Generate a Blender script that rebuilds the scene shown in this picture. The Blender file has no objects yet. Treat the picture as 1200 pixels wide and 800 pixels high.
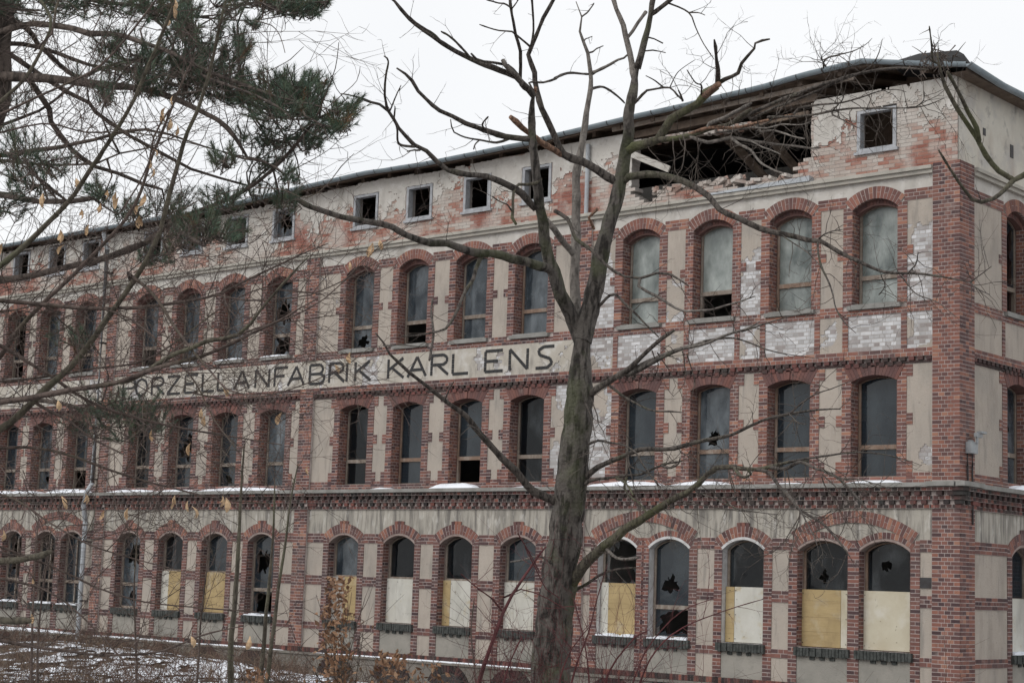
import bpy, math, random
import numpy as np
from math import pi, sin, cos, sqrt, radians
from mathutils import Vector, Matrix, noise as mnoise
C = bpy.context.scene.collection
SC = bpy.context.scene
RNG = random.Random(7)

# ---------------------------------------------------------------- camera
CAM_POS = Vector((15.576, -30.8835, 2.80986))
CR = Vector((0.75590578, 0.6537535, 0.03482552))
CU = Vector((0.06342886, -0.12607685, 0.98999061))
CF = Vector((-0.65160051, 0.74613068, 0.13676906))
FPX = 2060.57
cd = bpy.data.cameras.new('camera'); cam = bpy.data.objects.new('camera', cd); C.objects.link(cam)
M = Matrix(((CR.x, CU.x, -CF.x, CAM_POS.x), (CR.y, CU.y, -CF.y, CAM_POS.y), (CR.z, CU.z, -CF.z, CAM_POS.z), (0, 0, 0, 1)))
cam.matrix_world = M
cd.sensor_width = 36.0; cd.lens = 36.0*FPX/1200.0
cd.clip_start = 0.1; cd.clip_end = 3000
SC.camera = cam
SC.render.resolution_x = 1024; SC.render.resolution_y = 682

# ---------------------------------------------------------------- sky and sun
W = bpy.data.worlds.new('World'); SC.world = W; W.use_nodes = True
nt = W.node_tree; nt.nodes.clear()
SUN_EL, SUN_ROT = radians(38), radians(200)
sky = nt.nodes.new('ShaderNodeTexSky'); sky.sky_type = 'NISHITA'; sky.sun_disc = False
sky.sun_elevation = SUN_EL; sky.sun_rotation = SUN_ROT
mx = nt.nodes.new('ShaderNodeMix'); mx.data_type = 'RGBA'; mx.inputs[0].default_value = 0.94
mx.inputs[7].default_value = (10.2, 10.25, 10.3, 1)
nt.links.new(sky.outputs[0], mx.inputs[6])
# faint tone in the overcast
cn = nt.nodes.new('ShaderNodeTexNoise'); cn.inputs['Scale'].default_value = 1.6; cn.inputs['Detail'].default_value = 4
cc = nt.nodes.new('ShaderNodeTexCoord'); nt.links.new(cc.outputs['Generated'], cn.inputs['Vector'])
ccr = nt.nodes.new('ShaderNodeValToRGB'); ccr.color_ramp.elements[0].position = .35; ccr.color_ramp.elements[1].position = .65
ccr.color_ramp.elements[0].color = (.93, .94, .96, 1); ccr.color_ramp.elements[1].color = (1.04, 1.04, 1.04, 1)
cmul = nt.nodes.new('ShaderNodeMix'); cmul.data_type = 'RGBA'; cmul.blend_type = 'MULTIPLY'; cmul.inputs[0].default_value = 1
cmul.inputs[7].default_value = (10.2, 10.25, 10.3, 1)
nt.links.new(cn.outputs['Fac'], ccr.inputs['Fac']); nt.links.new(ccr.outputs['Color'], cmul.inputs[6]); nt.links.new(cmul.outputs[2], mx.inputs[7])
bg = nt.nodes.new('ShaderNodeBackground'); bg.inputs[1].default_value = 0.086
nt.links.new(mx.outputs[2], bg.inputs[0])
wo = nt.nodes.new('ShaderNodeOutputWorld'); nt.links.new(bg.outputs[0], wo.inputs[0])
sl = bpy.data.lights.new('sun', 'SUN'); sl.energy = 1.1; sl.angle = radians(40); sl.color = (1, 0.97, 0.93)
so = bpy.data.objects.new('sun', sl); C.objects.link(so)
sd = Vector((-sin(-SUN_ROT)*cos(SUN_EL), cos(-SUN_ROT)*cos(SUN_EL), sin(SUN_EL)))
so.rotation_euler = sd.to_track_quat('Z', 'Y').to_euler()
SC.view_settings.view_transform = 'Standard'; SC.view_settings.look = 'None'
SC.view_settings.exposure = 0.2; SC.view_settings.gamma = 1.0

def ray(px, py):
    return CF + CR*((px-600)/FPX) - CU*((py-400)/FPX)
def at(px, py, t):
    """point seen at pixel (px, py) of the 1200x800 photo, t metres in front of the camera"""
    return CAM_POS + ray(px, py)*t

# ---------------------------------------------------------------- materials
def mat(name, col, rough=0.9, var=None, scale=6.0, bump=0.15, bscale=60.0, attr=False, ramp=None, spec=0.3, extra=None):
    m = bpy.data.materials.new(name); m.use_nodes = True
    n = m.node_tree; N = n.nodes; L = n.links
    b = N['Principled BSDF']; b.inputs['Roughness'].default_value = rough
    b.inputs['Specular IOR Level'].default_value = spec
    tc = N.new('ShaderNodeTexCoord')
    nz = N.new('ShaderNodeTexNoise'); nz.inputs['Scale'].default_value = scale; nz.inputs['Detail'].default_value = 8
    nz.inputs['Roughness'].default_value = 0.65
    L.new(tc.outputs['Object'], nz.inputs['Vector'])
    cr = N.new('ShaderNodeValToRGB')
    c2 = var or tuple(c*0.75 for c in col)
    cr.color_ramp.elements[0].position = 0.35; cr.color_ramp.elements[0].color = (*c2, 1)
    cr.color_ramp.elements[1].position = 0.65; cr.color_ramp.elements[1].color = (*col, 1)
    L.new(nz.outputs['Fac'], cr.inputs['Fac'])
    out = cr.outputs['Color']
    if ramp:
        at_ = N.new('ShaderNodeAttribute'); at_.attribute_name = 'tint'
        rr = N.new('ShaderNodeValToRGB'); e = rr.color_ramp.elements
        while len(e) > 1: e.remove(e[-1])
        e[0].position = ramp[0][0]; e[0].color = (*ramp[0][1], 1)
        for p, c in ramp[1:]:
            x = e.new(p); x.color = (*c, 1)
        L.new(at_.outputs['Fac'], rr.inputs['Fac'])
        mm = N.new('ShaderNodeMix'); mm.data_type = 'RGBA'; mm.blend_type = 'MULTIPLY'; mm.inputs[0].default_value = 1
        L.new(rr.outputs['Color'], mm.inputs[6]); L.new(out, mm.inputs[7]); out = mm.outputs[2]
    if extra: out = extra(N, L, tc, out, b)
    L.new(out, b.inputs['Base Color'])
    if bump:
        bn = N.new('ShaderNodeTexNoise'); bn.inputs['Scale'].default_value = bscale; bn.inputs['Detail'].default_value = 4
        L.new(tc.outputs['Object'], bn.inputs['Vector'])
        bp = N.new('ShaderNodeBump'); bp.inputs['Strength'].default_value = bump; bp.inputs['Distance'].default_value = 0.02
        L.new(bn.outputs['Fac'], bp.inputs['Height']); L.new(bp.outputs['Normal'], b.inputs['Normal'])
    return m

def blotch(col, scale, lo, hi, amount=1.0, stretch=(1, 1, 1), detail=6):
    """stains of their own colour laid over a surface by a noise mask"""
    def f(N, L, tc, out, b):
        mp = N.new('ShaderNodeMapping'); mp.inputs['Scale'].default_value = stretch
        L.new(tc.outputs['Object'], mp.inputs['Vector'])
        n = N.new('ShaderNodeTexNoise'); n.inputs['Scale'].default_value = scale; n.inputs['Detail'].default_value = detail
        n.inputs['Roughness'].default_value = 0.6
        L.new(mp.outputs[0], n.inputs['Vector'])
        r = N.new('ShaderNodeMapRange'); r.inputs['From Min'].default_value = lo; r.inputs['From Max'].default_value = hi
        r.inputs['To Max'].default_value = amount
        L.new(n.outputs['Fac'], r.inputs['Value'])
        m = N.new('ShaderNodeMix'); m.data_type = 'RGBA'; m.inputs[7].default_value = (*col, 1)
        L.new(r.outputs[0], m.inputs[0]); L.new(out, m.inputs[6])
        return m.outputs[2]
    return f
def chain(*fs):
    def f(N, L, tc, out, b):
        for g in fs: out = g(N, L, tc, out, b)
        return out
    return f

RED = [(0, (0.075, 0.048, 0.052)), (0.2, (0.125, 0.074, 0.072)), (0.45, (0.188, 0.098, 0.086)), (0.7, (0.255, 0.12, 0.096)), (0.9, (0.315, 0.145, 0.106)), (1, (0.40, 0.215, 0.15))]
DARK = [(0, (0.035, 0.032, 0.033)), (0.4, (0.10, 0.055, 0.052)), (0.75, (0.20, 0.08, 0.07)), (1, (0.30, 0.12, 0.09))]
PALE = [(0, (0.28, 0.13, 0.10)), (0.15, (0.36, 0.20, 0.16)), (0.35, (0.44, 0.37, 0.32)), (0.7, (0.50, 0.46, 0.42)), (1, (0.58, 0.56, 0.53))]
WHITE = [(0, (0.33, 0.29, 0.28)), (0.3, (0.46, 0.45, 0.45)), (0.7, (0.58, 0.58, 0.59)), (1, (0.70, 0.70, 0.71))]
ATT = [(0, (0.27, 0.11, 0.085)), (0.3, (0.36, 0.165, 0.125)), (0.45, (0.42, 0.27, 0.22)), (0.65, (0.46, 0.39, 0.35)), (1, (0.54, 0.50, 0.46))]
one = (1, 1, 1)
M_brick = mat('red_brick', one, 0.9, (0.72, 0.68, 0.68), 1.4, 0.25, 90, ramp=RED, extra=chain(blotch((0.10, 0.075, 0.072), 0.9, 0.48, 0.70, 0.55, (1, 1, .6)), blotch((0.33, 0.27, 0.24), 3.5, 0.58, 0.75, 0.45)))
M_dark = mat('sooty_brick', one, 0.9, (0.6, 0.6, 0.6), 2.5, 0.25, 90, ramp=DARK, extra=blotch((0.045, 0.045, 0.042), 1.8, 0.46, 0.62, 0.75))
M_white = mat('whitewashed_brick', one, 0.9, (0.75, 0.74, 0.73), 3.0, 0.3, 70, ramp=WHITE)
M_attic = mat('worn_attic_brick', one, 0.9, (0.8, 0.78, 0.76), 2.0, 0.3, 70, ramp=ATT, extra=blotch((0.50, 0.47, 0.43), 1.1, 0.48, 0.62, 0.7))
M_mortar = mat('lime_mortar', (0.50, 0.44, 0.415), 0.95, (0.34, 0.29, 0.27), 5, 0.2, 80)
M_mortarp = mat('pale_mortar', (0.44, 0.41, 0.38), 0.95, (0.36, 0.33, 0.31), 5, 0.2, 80)
M_plast = mat('roughcast_plaster', (0.44, 0.388, 0.336), 0.95, (0.385, 0.338, 0.292), 1.6, 0.5, 45, extra=chain(blotch((0.25, 0.22, 0.19), 2.4, 0.50, 0.72, 0.6, (1, 1, 0.35)), blotch((0.50, 0.47, 0.43), 9, 0.6, 0.75, 0.35), blotch((0.27, 0.25, 0.225), 0.8, 0.47, 0.64, 0.55), blotch((0.20, 0.19, 0.175), 3.0, 0.55, 0.72, 0.6, (2.5, 2.5, .25)), blotch((0.17, 0.155, 0.14), 16, 0.64, 0.70, 0.5)))
M_plastg = mat('grey_plaster', (0.33, 0.31, 0.275), 0.95, (0.25, 0.24, 0.215), 1.2, 0.5, 45, extra=blotch((0.16, 0.155, 0.14), 1.5, 0.52, 0.7, 0.6))
M_frieze = mat('stained_frieze_plaster', (0.43, 0.40, 0.35), 0.95, (0.33, 0.31, 0.27), 1.2, 0.4, 40, extra=chain(blotch((0.14, 0.13, 0.12), 2.6, 0.45, 0.62, 0.85, (2.6, 2.6, 0.28)), blotch((0.62, 0.60, 0.56), 4.0, 0.56, 0.68, 0.55, (1.6, 1.6, 0.5))))
M_band = mat('lettering_band_plaster', (0.50, 0.465, 0.41), 0.95, (0.42, 0.385, 0.33), 1.1, 0.4, 40, extra=chain(blotch((0.24, 0.22, 0.20), 3.0, 0.50, 0.68, 0.75, (1.6, 1.6, 0.5)), blotch((0.60, 0.585, 0.56), 2.2, 0.52, 0.66, 0.7)))
M_attp = mat('peeling_attic_plaster', (0.56, 0.535, 0.495), 0.95, (0.46, 0.435, 0.40), 1.0, 0.45, 40, extra=chain(blotch((0.30, 0.28, 0.25), 1.8, 0.50, 0.68, 0.7, (1, 1, 0.4)), blotch((0.66, 0.64, 0.61), 3.2, 0.53, 0.66, 0.6), blotch((0.25, 0.23, 0.21), 12, 0.62, 0.7, 0.6)))
M_gable = mat('pale_side_plaster', (0.60, 0.57, 0.50), 0.95, (0.50, 0.47, 0.41), 0.9, 0.3, 40, extra=chain(blotch((0.36, 0.29, 0.235), 1.5, 0.50, 0.66, 0.65, (1, 1, 0.4)), blotch((0.40, 0.39, 0.38), 1.1, 0.5, 0.62, 0.6), blotch((0.18, 0.17, 0.16), 2.6, 0.58, 0.7, 0.6)))
M_corn = mat('cornice_plaster', (0.46, 0.435, 0.385), 0.95, (0.36, 0.34, 0.30), 1.5, 0.3, 40, extra=blotch((0.2, 0.19, 0.175), 2.5, 0.55, 0.72, 0.6))
M_plinth = mat('weathered_plinth', (0.23, 0.21, 0.185), 0.95, (0.155, 0.14, 0.125), 1.3, 0.6, 30, extra=blotch((0.10, 0.11, 0.08), 1.6, 0.52, 0.7, 0.6))
M_sill = mat('mossy_sill_brick', (0.085, 0.09, 0.085), 0.9, (0.03, 0.034, 0.032), 9, 0.5, 60)
M_stone = mat('ledge_stone', (0.30, 0.295, 0.28), 0.9, (0.2, 0.195, 0.18), 3, 0.4, 50)
M_snow = mat('snow', (0.86, 0.89, 0.94), 0.6, (0.78, 0.81, 0.87), 3, 0.3, 15)
M_wood = mat('weathered_window_wood', (0.24, 0.205, 0.175), 0.85, (0.18, 0.14, 0.11), 12, 0.3, 80, extra=blotch((0.42, 0.39, 0.35), 6, 0.5, 0.7, 0.5, (1, 1, .3)))
M_woodr = mat('orange_brown_window_wood', (0.25, 0.165, 0.12), 0.85, (0.18, 0.13, 0.10), 12, 0.3, 80, extra=blotch((0.42, 0.39, 0.35), 6, 0.52, 0.7, 0.5, (1, 1, .3)))
M_whitep = mat('white_window_paint', (0.42, 0.43, 0.45), 0.7, (0.27, 0.28, 0.295), 8, 0.15, 60)
M_reveal = mat('limewashed_reveal', (0.60, 0.60, 0.60), 0.9, (0.46, 0.45, 0.44), 6, 0.3, 60)
M_reveal3 = mat('brick_dust_reveal', (0.20, 0.115, 0.10), 0.9, (0.13, 0.075, 0.068), 6, 0.3, 60)
M_reveal2 = mat('dusty_pink_reveal', (0.36, 0.30, 0.275), 0.9, (0.27, 0.20, 0.18), 6, 0.3, 60)
M_letter = mat('black_letter_tile', (0.030, 0.030, 0.032), 0.5, (0.02, 0.02, 0.02), 20, 0.1, 60)
M_gutter = mat('zinc_gutter', (0.27, 0.32, 0.35), 0.5, (0.19, 0.235, 0.26), 3, 0.1, 30, spec=0.5)
M_zinc = mat('zinc_downpipe', (0.42, 0.445, 0.47), 0.5, (0.32, 0.34, 0.36), 4, 0.1, 30, spec=0.5)
M_felt = mat('roofing_felt', (0.045, 0.045, 0.047), 0.95, (0.03, 0.03, 0.03), 2, 0.3, 20)
M_board = mat('pale_chipboard', (0.56, 0.52, 0.41), 0.85, (0.49, 0.44, 0.33), 2.2, 0.1, 60, extra=chain(blotch((0.64, 0.62, 0.56), 1.5, 0.5, 0.65, 0.6), blotch((0.20, 0.17, 0.12), 9, 0.66, 0.70, 0.8), blotch((0.34, 0.28, 0.17), 2.2, 0.56, 0.7, 0.55, (1, 1, .35))))
M_boardw = mat('whitish_chipboard', (0.58, 0.57, 0.52), 0.85, (0.50, 0.485, 0.43), 2.2, 0.1, 60, extra=chain(blotch((0.45, 0.36, 0.20), 3, 0.60, 0.70, 0.6), blotch((0.36, 0.35, 0.32), 2.4, 0.52, 0.7, 0.6, (1, 1, .3)), blotch((0.2, 0.17, 0.13), 10, 0.66, 0.7, 0.8)))
M_boardy = mat('ochre_formwork_board', (0.43, 0.325, 0.17), 0.85, (0.355, 0.265, 0.135), 2.5, 0.1, 60, extra=chain(blotch((0.26, 0.19, 0.10), 5, 0.5, 0.7, 0.5, (.35, .35, 3.5)), blotch((0.22, 0.16, 0.09), 3, 0.56, 0.7, 0.5, (1, 1, .4)), blotch((0.5, 0.46, 0.38), 2, 0.55, 0.7, 0.5)))
M_boardg = mat('grey_board', (0.36, 0.34, 0.31), 0.85, (0.28, 0.26, 0.24), 3, 0.1, 60)
M_room = mat('dim_room_plaster', (0.45, 0.44, 0.42), 0.95, (0.32, 0.31, 0.30), 1.2, 0.2, 20)
M_attroom = mat('dark_attic_boards', (0.34, 0.25, 0.195), 0.95, (0.18, 0.135, 0.105), 4, 0.3, 20)
M_beam = mat('old_roof_timber', (0.19, 0.145, 0.11), 0.9, (0.10, 0.075, 0.06), 5, 0.3, 30)
M_beamp = mat('pale_broken_plank', (0.55, 0.53, 0.49), 0.9, (0.42, 0.39, 0.35), 5, 0.3, 30)
M_iron = mat('dark_iron', (0.05, 0.05, 0.052), 0.6, (0.035, 0.03, 0.03), 9, 0.1, 30)
M_lamp = mat('grey_fitting', (0.33, 0.35, 0.36), 0.5, (0.25, 0.26, 0.27), 9, 0.1, 30)

def glass_mat(name, dark, dust, lo, hi, amt, rough=0.08):
    m = bpy.data.materials.new(name); m.use_nodes = True
    N = m.node_tree.nodes; L = m.node_tree.links
    b = N['Principled BSDF']; b.inputs['Roughness'].default_value = rough; b.inputs['IOR'].default_value = 1.52
    b.inputs['Specular IOR Level'].default_value = 0.5
    tc = N.new('ShaderNodeTexCoord')
    mp = N.new('ShaderNodeMapping'); mp.inputs['Scale'].default_value = (1, 1, 0.55); L.new(tc.outputs['Object'], mp.inputs['Vector'])
    nz = N.new('ShaderNodeTexNoise'); nz.inputs['Scale'].default_value = 1.9; nz.inputs['Detail'].default_value = 9
    nz.inputs['Roughness'].default_value = 0.6; nz.inputs['Distortion'].default_value = 0.15
    L.new(mp.outputs[0], nz.inputs['Vector'])
    mr = N.new('ShaderNodeMapRange'); mr.inputs['From Min'].default_value = lo; mr.inputs['From Max'].default_value = hi
    mr.inputs['To Min'].default_value = 0.0; mr.inputs['To Max'].default_value = 1.0
    L.new(nz.outputs['Fac'], mr.inputs['Value'])
    mc = N.new('ShaderNodeMix'); mc.data_type = 'RGBA'
    mc.inputs[6].default_value = (*dark, 1); mc.inputs[7].default_value = (*dust, 1)
    L.new(mr.outputs[0], mc.inputs[0]); L.new(mc.outputs[2], b.inputs['Base Color'])
    # grime thickens with the same mask: clear glass where thin
    tr = N.new('ShaderNodeBsdfTransparent'); tr.inputs[0].default_value = (0.75, 0.8, 0.82, 1)
    ms = N.new('ShaderNodeMixShader')
    m2 = N.new('ShaderNodeMapRange'); m2.inputs['To Min'].default_value = 1 - amt; m2.inputs['To Max'].default_value = 1.0
    L.new(mr.outputs[0], m2.inputs['Value'])
    L.new(m2.outputs[0], ms.inputs[0]); L.new(tr.outputs[0], ms.inputs[1]); L.new(b.outputs[0], ms.inputs[2])
    L.new(ms.outputs[0], N['Material Output'].inputs['Surface'])
    bn = N.new('ShaderNodeTexNoise'); bn.inputs['Scale'].default_value = 1.6; L.new(tc.outputs['Object'], bn.inputs['Vector'])
    bp = N.new('ShaderNodeBump'); bp.inputs['Strength'].default_value = 0.12; bp.inputs['Distance'].default_value = 0.05
    L.new(bn.outputs['Fac'], bp.inputs['Height']); L.new(bp.outputs['Normal'], b.inputs['Normal'])
    return m
M_glass = glass_mat('dusty_dark_glass', (0.016, 0.023, 0.030), (0.038, 0.050, 0.058), 0.40, 0.85, 0.12)
M_milky = glass_mat('grimy_milky_glass', (0.10, 0.12, 0.115), (0.34, 0.37, 0.35), 0.34, 0.64, 0.10, 0.2)
M_deep = glass_mat('clear_black_glass', (0.006, 0.009, 0.012), (0.03, 0.038, 0.044), 0.5, 0.8, 0.5, 0.04)
M_blue = glass_mat('streaked_bluish_glass', (0.025, 0.035, 0.045), (0.13, 0.15, 0.165), 0.38, 0.68, 0.3)

# ---------------------------------------------------------------- mesh helpers
class MB:
    def __init__(self): self.v = []; self.f = []; self.t = []
    def quad(self, pts, tint=0.5):
        i = len(self.v); self.v += [tuple(p) for p in pts]; self.f.append(tuple(range(i, i+len(pts)))); self.t.append(tint)
    def box(self, fr, u0, u1, z0, z1, d0, d1, tint=0.5, back=False):
        i = len(self.v)
        for d in (d0, d1):
            for (u, z) in ((u0, z0), (u1, z0), (u1, z1), (u0, z1)): self.v.append(fr(u, z, d))
        fs = [(4, 5, 6, 7), (0, 1, 5, 4), (1, 2, 6, 5), (2, 3, 7, 6), (3, 0, 4, 7)]
        if back: fs.append((3, 2, 1, 0))
        for f in fs: self.f.append(tuple(i+k for k in f)); self.t.append(tint)
    def prism(self, fr, poly, d0, d1, tint=0.5, back=True):
        n = len(poly); i = len(self.v)
        for d in (d0, d1):
            for (u, z) in poly: self.v.append(fr(u, z, d))
        self.f.append(tuple(i+n+k for k in range(n))); self.t.append(tint)
        if back: self.f.append(tuple(i+n-1-k for k in range(n))); self.t.append(tint)
        for k in range(n):
            k2 = (k+1) % n
            self.f.append((i+k, i+k2, i+n+k2, i+n+k)); self.t.append(tint)
    def build(self, name, m, parent=None, smooth=False):
        me = bpy.data.meshes.new(name); me.from_pydata(self.v, [], self.f)
        a = me.attributes.new('tint', 'FLOAT', 'FACE'); a.data.foreach_set('value', np.array(self.t, dtype=np.float32))
        if smooth: me.polygons.foreach_set('use_smooth', [True]*len(me.polygons))
        me.materials.append(m); me.update()
        o = bpy.data.objects.new(name, me); C.objects.link(o)
        if parent: o.parent = parent
        return o
def empty(name, loc=(0, 0, 0)):
    o = bpy.data.objects.new(name, None); C.objects.link(o); o.location = loc; o.empty_display_size = 0.3
    return o
def sub(name, parent):
    o = empty(name); o.parent = parent; return o
def tag(o, label=None, cat=None, group=None, kind=None):
    if label: o['label'] = label
    if cat: o['category'] = cat
    if group: o['group'] = group
    if kind: o['kind'] = kind
    return o
FR = lambda u, z, d: (-u, -d, z)         # front wall: u metres left of the corner, d metres proud
SD = lambda v, z, d: (d, v, z)           # side wall: v metres back from the corner
# ================================================================ the factory building
factory = empty('factory_building')
tag(factory, 'derelict four storey brick and plaster factory with black lettering and a hole under its eaves', 'factory')
H = 0.077
def bricks(mb, bk, fr, u0, u1, z0, z1, d=0.028, back=None, rng=RNG, L=0.25, phase=0.0, lo=0.0, hi=1.0, deep=0.0, thick=None):
    """courses of single bricks standing proud of a mortar bed"""
    back = d-0.0035
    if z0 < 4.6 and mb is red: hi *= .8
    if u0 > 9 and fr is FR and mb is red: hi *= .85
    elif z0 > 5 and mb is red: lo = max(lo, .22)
    n = max(1, round((z1-z0)/H)); h = (z1-z0)/n
    k0 = round(z0/H)
    bk.box(fr, u0+0.002, u1-0.002, z0+0.001, z1-0.001, min(deep, back-0.03), back)
    for k in range(n):
        off = (.0625 if (k+k0) % 2 else L/2) + phase; L2 = L/2 if (k+k0) % 2 else L
        a = math.floor((u0-off)/L2)*L2 + off; cuts = [u0]
        while a < u1:
            if a > u0+0.06 and a < u1-0.06: cuts.append(a)
            a += L2
        cuts.append(u1)
        for i in range(len(cuts)-1):
            p, q = cuts[i], cuts[i+1]
            j = rng.uniform(-0.0015, 0.002)
            e0 = 0.0 if i == 0 else 0.0062; e1 = 0.0 if i == len(cuts)-2 else 0.0062
            mb.box(fr, p+e0, q-e1, z0+k*h+0.0066, z0+(k+1)*h-0.0066, back-0.01, d+j, lo+(hi-lo)*rng.random())
def arch_geo(w, r): return (w*w+r*r)/(2*r)
def arch_z(x, w, zs, r):
    R = arch_geo(w, r); return zs + r - R + sqrt(max(0, R*R-x*x))
def voussoirs(mb, fr, c, w, zs, r, t, d0, d1, step=0.077, key=0, lo=0.1, hi=1.0, rng=RNG, inner=0.0):
    R = arch_geo(w, r); zc = zs+r-R; A = math.asin(w/R); n = max(5, int(2*A*R/step)) | 1
    for i in range(n):
        a0 = -A+2*A*i/n; a1 = -A+2*A*(i+1)/n; g = 0.0055/R
        a0 += g; a1 -= g; tt = t
        if key and abs(i-n//2) <= 1: tt = t+key*(1 if i != n//2 else 1.0)
        P = [(c+(R+inner)*sin(a0), zc+(R+inner)*cos(a0)), (c+(R+inner)*sin(a1), zc+(R+inner)*cos(a1)), (c+(R+tt)*sin(a1), zc+(R+tt)*cos(a1)), (c+(R+tt)*sin(a0), zc+(R+tt)*cos(a0))]
        if i % 2 == 0 and t > 0.2:
            mid = R+t*0.5
            Q = [P[0], P[1], (c+(mid-.004)*sin(a1), zc+(mid-.004)*cos(a1)), (c+(mid-.004)*sin(a0), zc+(mid-.004)*cos(a0))]
            S = [(c+(mid+.004)*sin(a0), zc+(mid+.004)*cos(a0)), (c+(mid+.004)*sin(a1), zc+(mid+.004)*cos(a1)), P[2], P[3]]
            mb.prism(fr, Q, d0, d1+rng.uniform(-.001, .002), lo+(hi-lo)*rng.random(), back=False)
            mb.prism(fr, S, d0, d1+rng.uniform(-.001, .002), lo+(hi-lo)*rng.random(), back=False)
        else:
            mb.prism(fr, P, d0, d1+rng.uniform(-.001, .002), lo+(hi-lo)*rng.random(), back=False)
def arch_bed(mb, fr, c, w, zs, r, t, d0, d1, seg=14, inner=0.0):
    R = arch_geo(w, r); zc = zs+r-R; A = math.asin(w/R)
    for i in range(seg):
        a0 = -A+2*A*i/seg; a1 = -A+2*A*(i+1)/seg
        mb.prism(fr, [(c+(R+inner)*sin(a0), zc+(R+inner)*cos(a0)), (c+(R+inner)*sin(a1), zc+(R+inner)*cos(a1)), (c+(R+t)*sin(a1), zc+(R+t)*cos(a1)), (c+(R+t)*sin(a0), zc+(R+t)*cos(a0))], d0, d1, back=False)

def wall(mb, fr, u0, u1, z0, z1, ops):
    """sheet with arched openings: ops = (centre, half width, sill, spring, rise)"""
    ops = sorted(ops); u = u0
    for (c, w, zs, zp, r) in ops:
        if c-w > u: mb.quad([fr(u, z0, 0), fr(c-w, z0, 0), fr(c-w, z1, 0), fr(u, z1, 0)])
        n = 12 if r > 0.01 else 1
        if zs > z0: mb.quad([fr(c-w, z0, 0), fr(c+w, z0, 0), fr(c+w, zs, 0), fr(c-w, zs, 0)])
        for i in range(n):
            a = c-w+2*w*i/n; b = c-w+2*w*(i+1)/n
            za = arch_z(a-c, w, zp, r) if r > 0.01 else zp; zb = arch_z(b-c, w, zp, r) if r > 0.01 else zp
            mb.quad([fr(a, za, 0), fr(b, zb, 0), fr(b, z1, 0), fr(a, z1, 0)])
        u = c+w
    if u < u1: mb.quad([fr(u, z0, 0), fr(u1, z0, 0), fr(u1, z1, 0), fr(u, z1, 0)])
def reveal(mb, fr, c, w, zs, zp, r, dep, d0=0.02):
    mb.quad([fr(c-w, zs, d0), fr(c-w, zp, d0), fr(c-w, zp, -dep), fr(c-w, zs, -dep)])
    mb.quad([fr(c+w, zs, d0), fr(c+w, zp, d0), fr(c+w, zp, -dep), fr(c+w, zs, -dep)])
    mb.quad([fr(c-w, zs, 0), fr(c+w, zs, 0), fr(c+w, zs, -dep), fr(c-w, zs, -dep)])
    n = 12 if r > 0.01 else 1
    for i in range(n):
        a = c-w+2*w*i/n; b = c-w+2*w*(i+1)/n
        za = arch_z(a-c, w, zp, r) if r > 0.01 else zp; zb = arch_z(b-c, w, zp, r) if r > 0.01 else zp
        mb.quad([fr(a, za, d0), fr(b, zb, d0), fr(b, zb, -dep), fr(a, za, -dep)])

def outline(c, w, z0, z1, zp, r, n=10):
    """closed outline of the part of an arched opening between z0 and z1"""
    P = [(c-w, z0), (c+w, z0)]
    if z1 is None or z1 > zp:
        for i in range(n+1):
            x = w-2*w*i/n; P.append((c+x, arch_z(x, w, zp, r) if r > .01 else zp))
    else: P += [(c+w, z1), (c-w, z1)]
    return P
def ring(mb, fr, P, Q, d0, d1, tint=0.5):
    n = len(P)
    for i in range(n):
        j = (i+1) % n
        mb.quad([fr(*P[i], d1), fr(*P[j], d1), fr(*Q[j], d1), fr(*Q[i], d1)], tint)
        mb.quad([fr(*Q[i], d1), fr(*Q[j], d1), fr(*Q[j], d0), fr(*Q[i], d0)], tint)
        mb.quad([fr(*P[i], d1), fr(*P[j], d1), fr(*P[j], d0), fr(*P[i], d0)], tint)
def pane(fr, P, d, m, parent, hole=None, rng=RNG, label=None):
    """a pane of glass; hole = (cu, cz, size) leaves jagged shards round a gap, 'shards' leaves only edge splinters"""
    mb = MB()
    if hole is None: mb.quad([fr(u, z, d) for u, z in P])
    else:
        if hole == 'shards': hole = (0, 0, 'shards')
        cu, cz, s = hole; cu = sum(p[0] for p in P)/len(P) + cu; cz = (min(p[1] for p in P)+max(p[1] for p in P))/2 + cz
        D = []
        for i in range(len(P)):
            a, b = P[i], P[(i+1) % len(P)]; m_ = max(1, int(math.dist(a, b)/0.12))
            for k in range(m_): D.append((a[0]+(b[0]-a[0])*k/m_, a[1]+(b[1]-a[1])*k/m_))
        I = []
        for (u, z) in D:
            if s == 'shards': q = rng.choice([0.93, 0.8, 0.97, 0.6, 0.9])
            else:
                L = math.dist((u, z), (cu, cz)); q = min(0.96, s*(.85+.22*sin(2*math.atan2(z-cz, u-cu)+u*9+cu*3)+rng.uniform(-.22, .28))/max(L, 1e-3))
            I.append((cu+(u-cu)*q, cz+(z-cz)*q))
        for i in range(len(D)):
            j = (i+1) % len(D); mb.quad([fr(*D[i], d), fr(*D[j], d), fr(*I[j], d), fr(*I[i], d)])
    o = mb.build('pane', m, parent)
    if label: o['label'] = label
    return o
def inset(c, w, z0, z1, zp, r, f):
    wi = w-f; zt = zp if (z1 is None or z1 > zp) else z1-f
    return outline(c, wi, z0+f, None if (z1 is None or z1 > zp) else z1-f, zp, max(0.02, r*wi/w*0.95) if r > .01 else 0)
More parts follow.
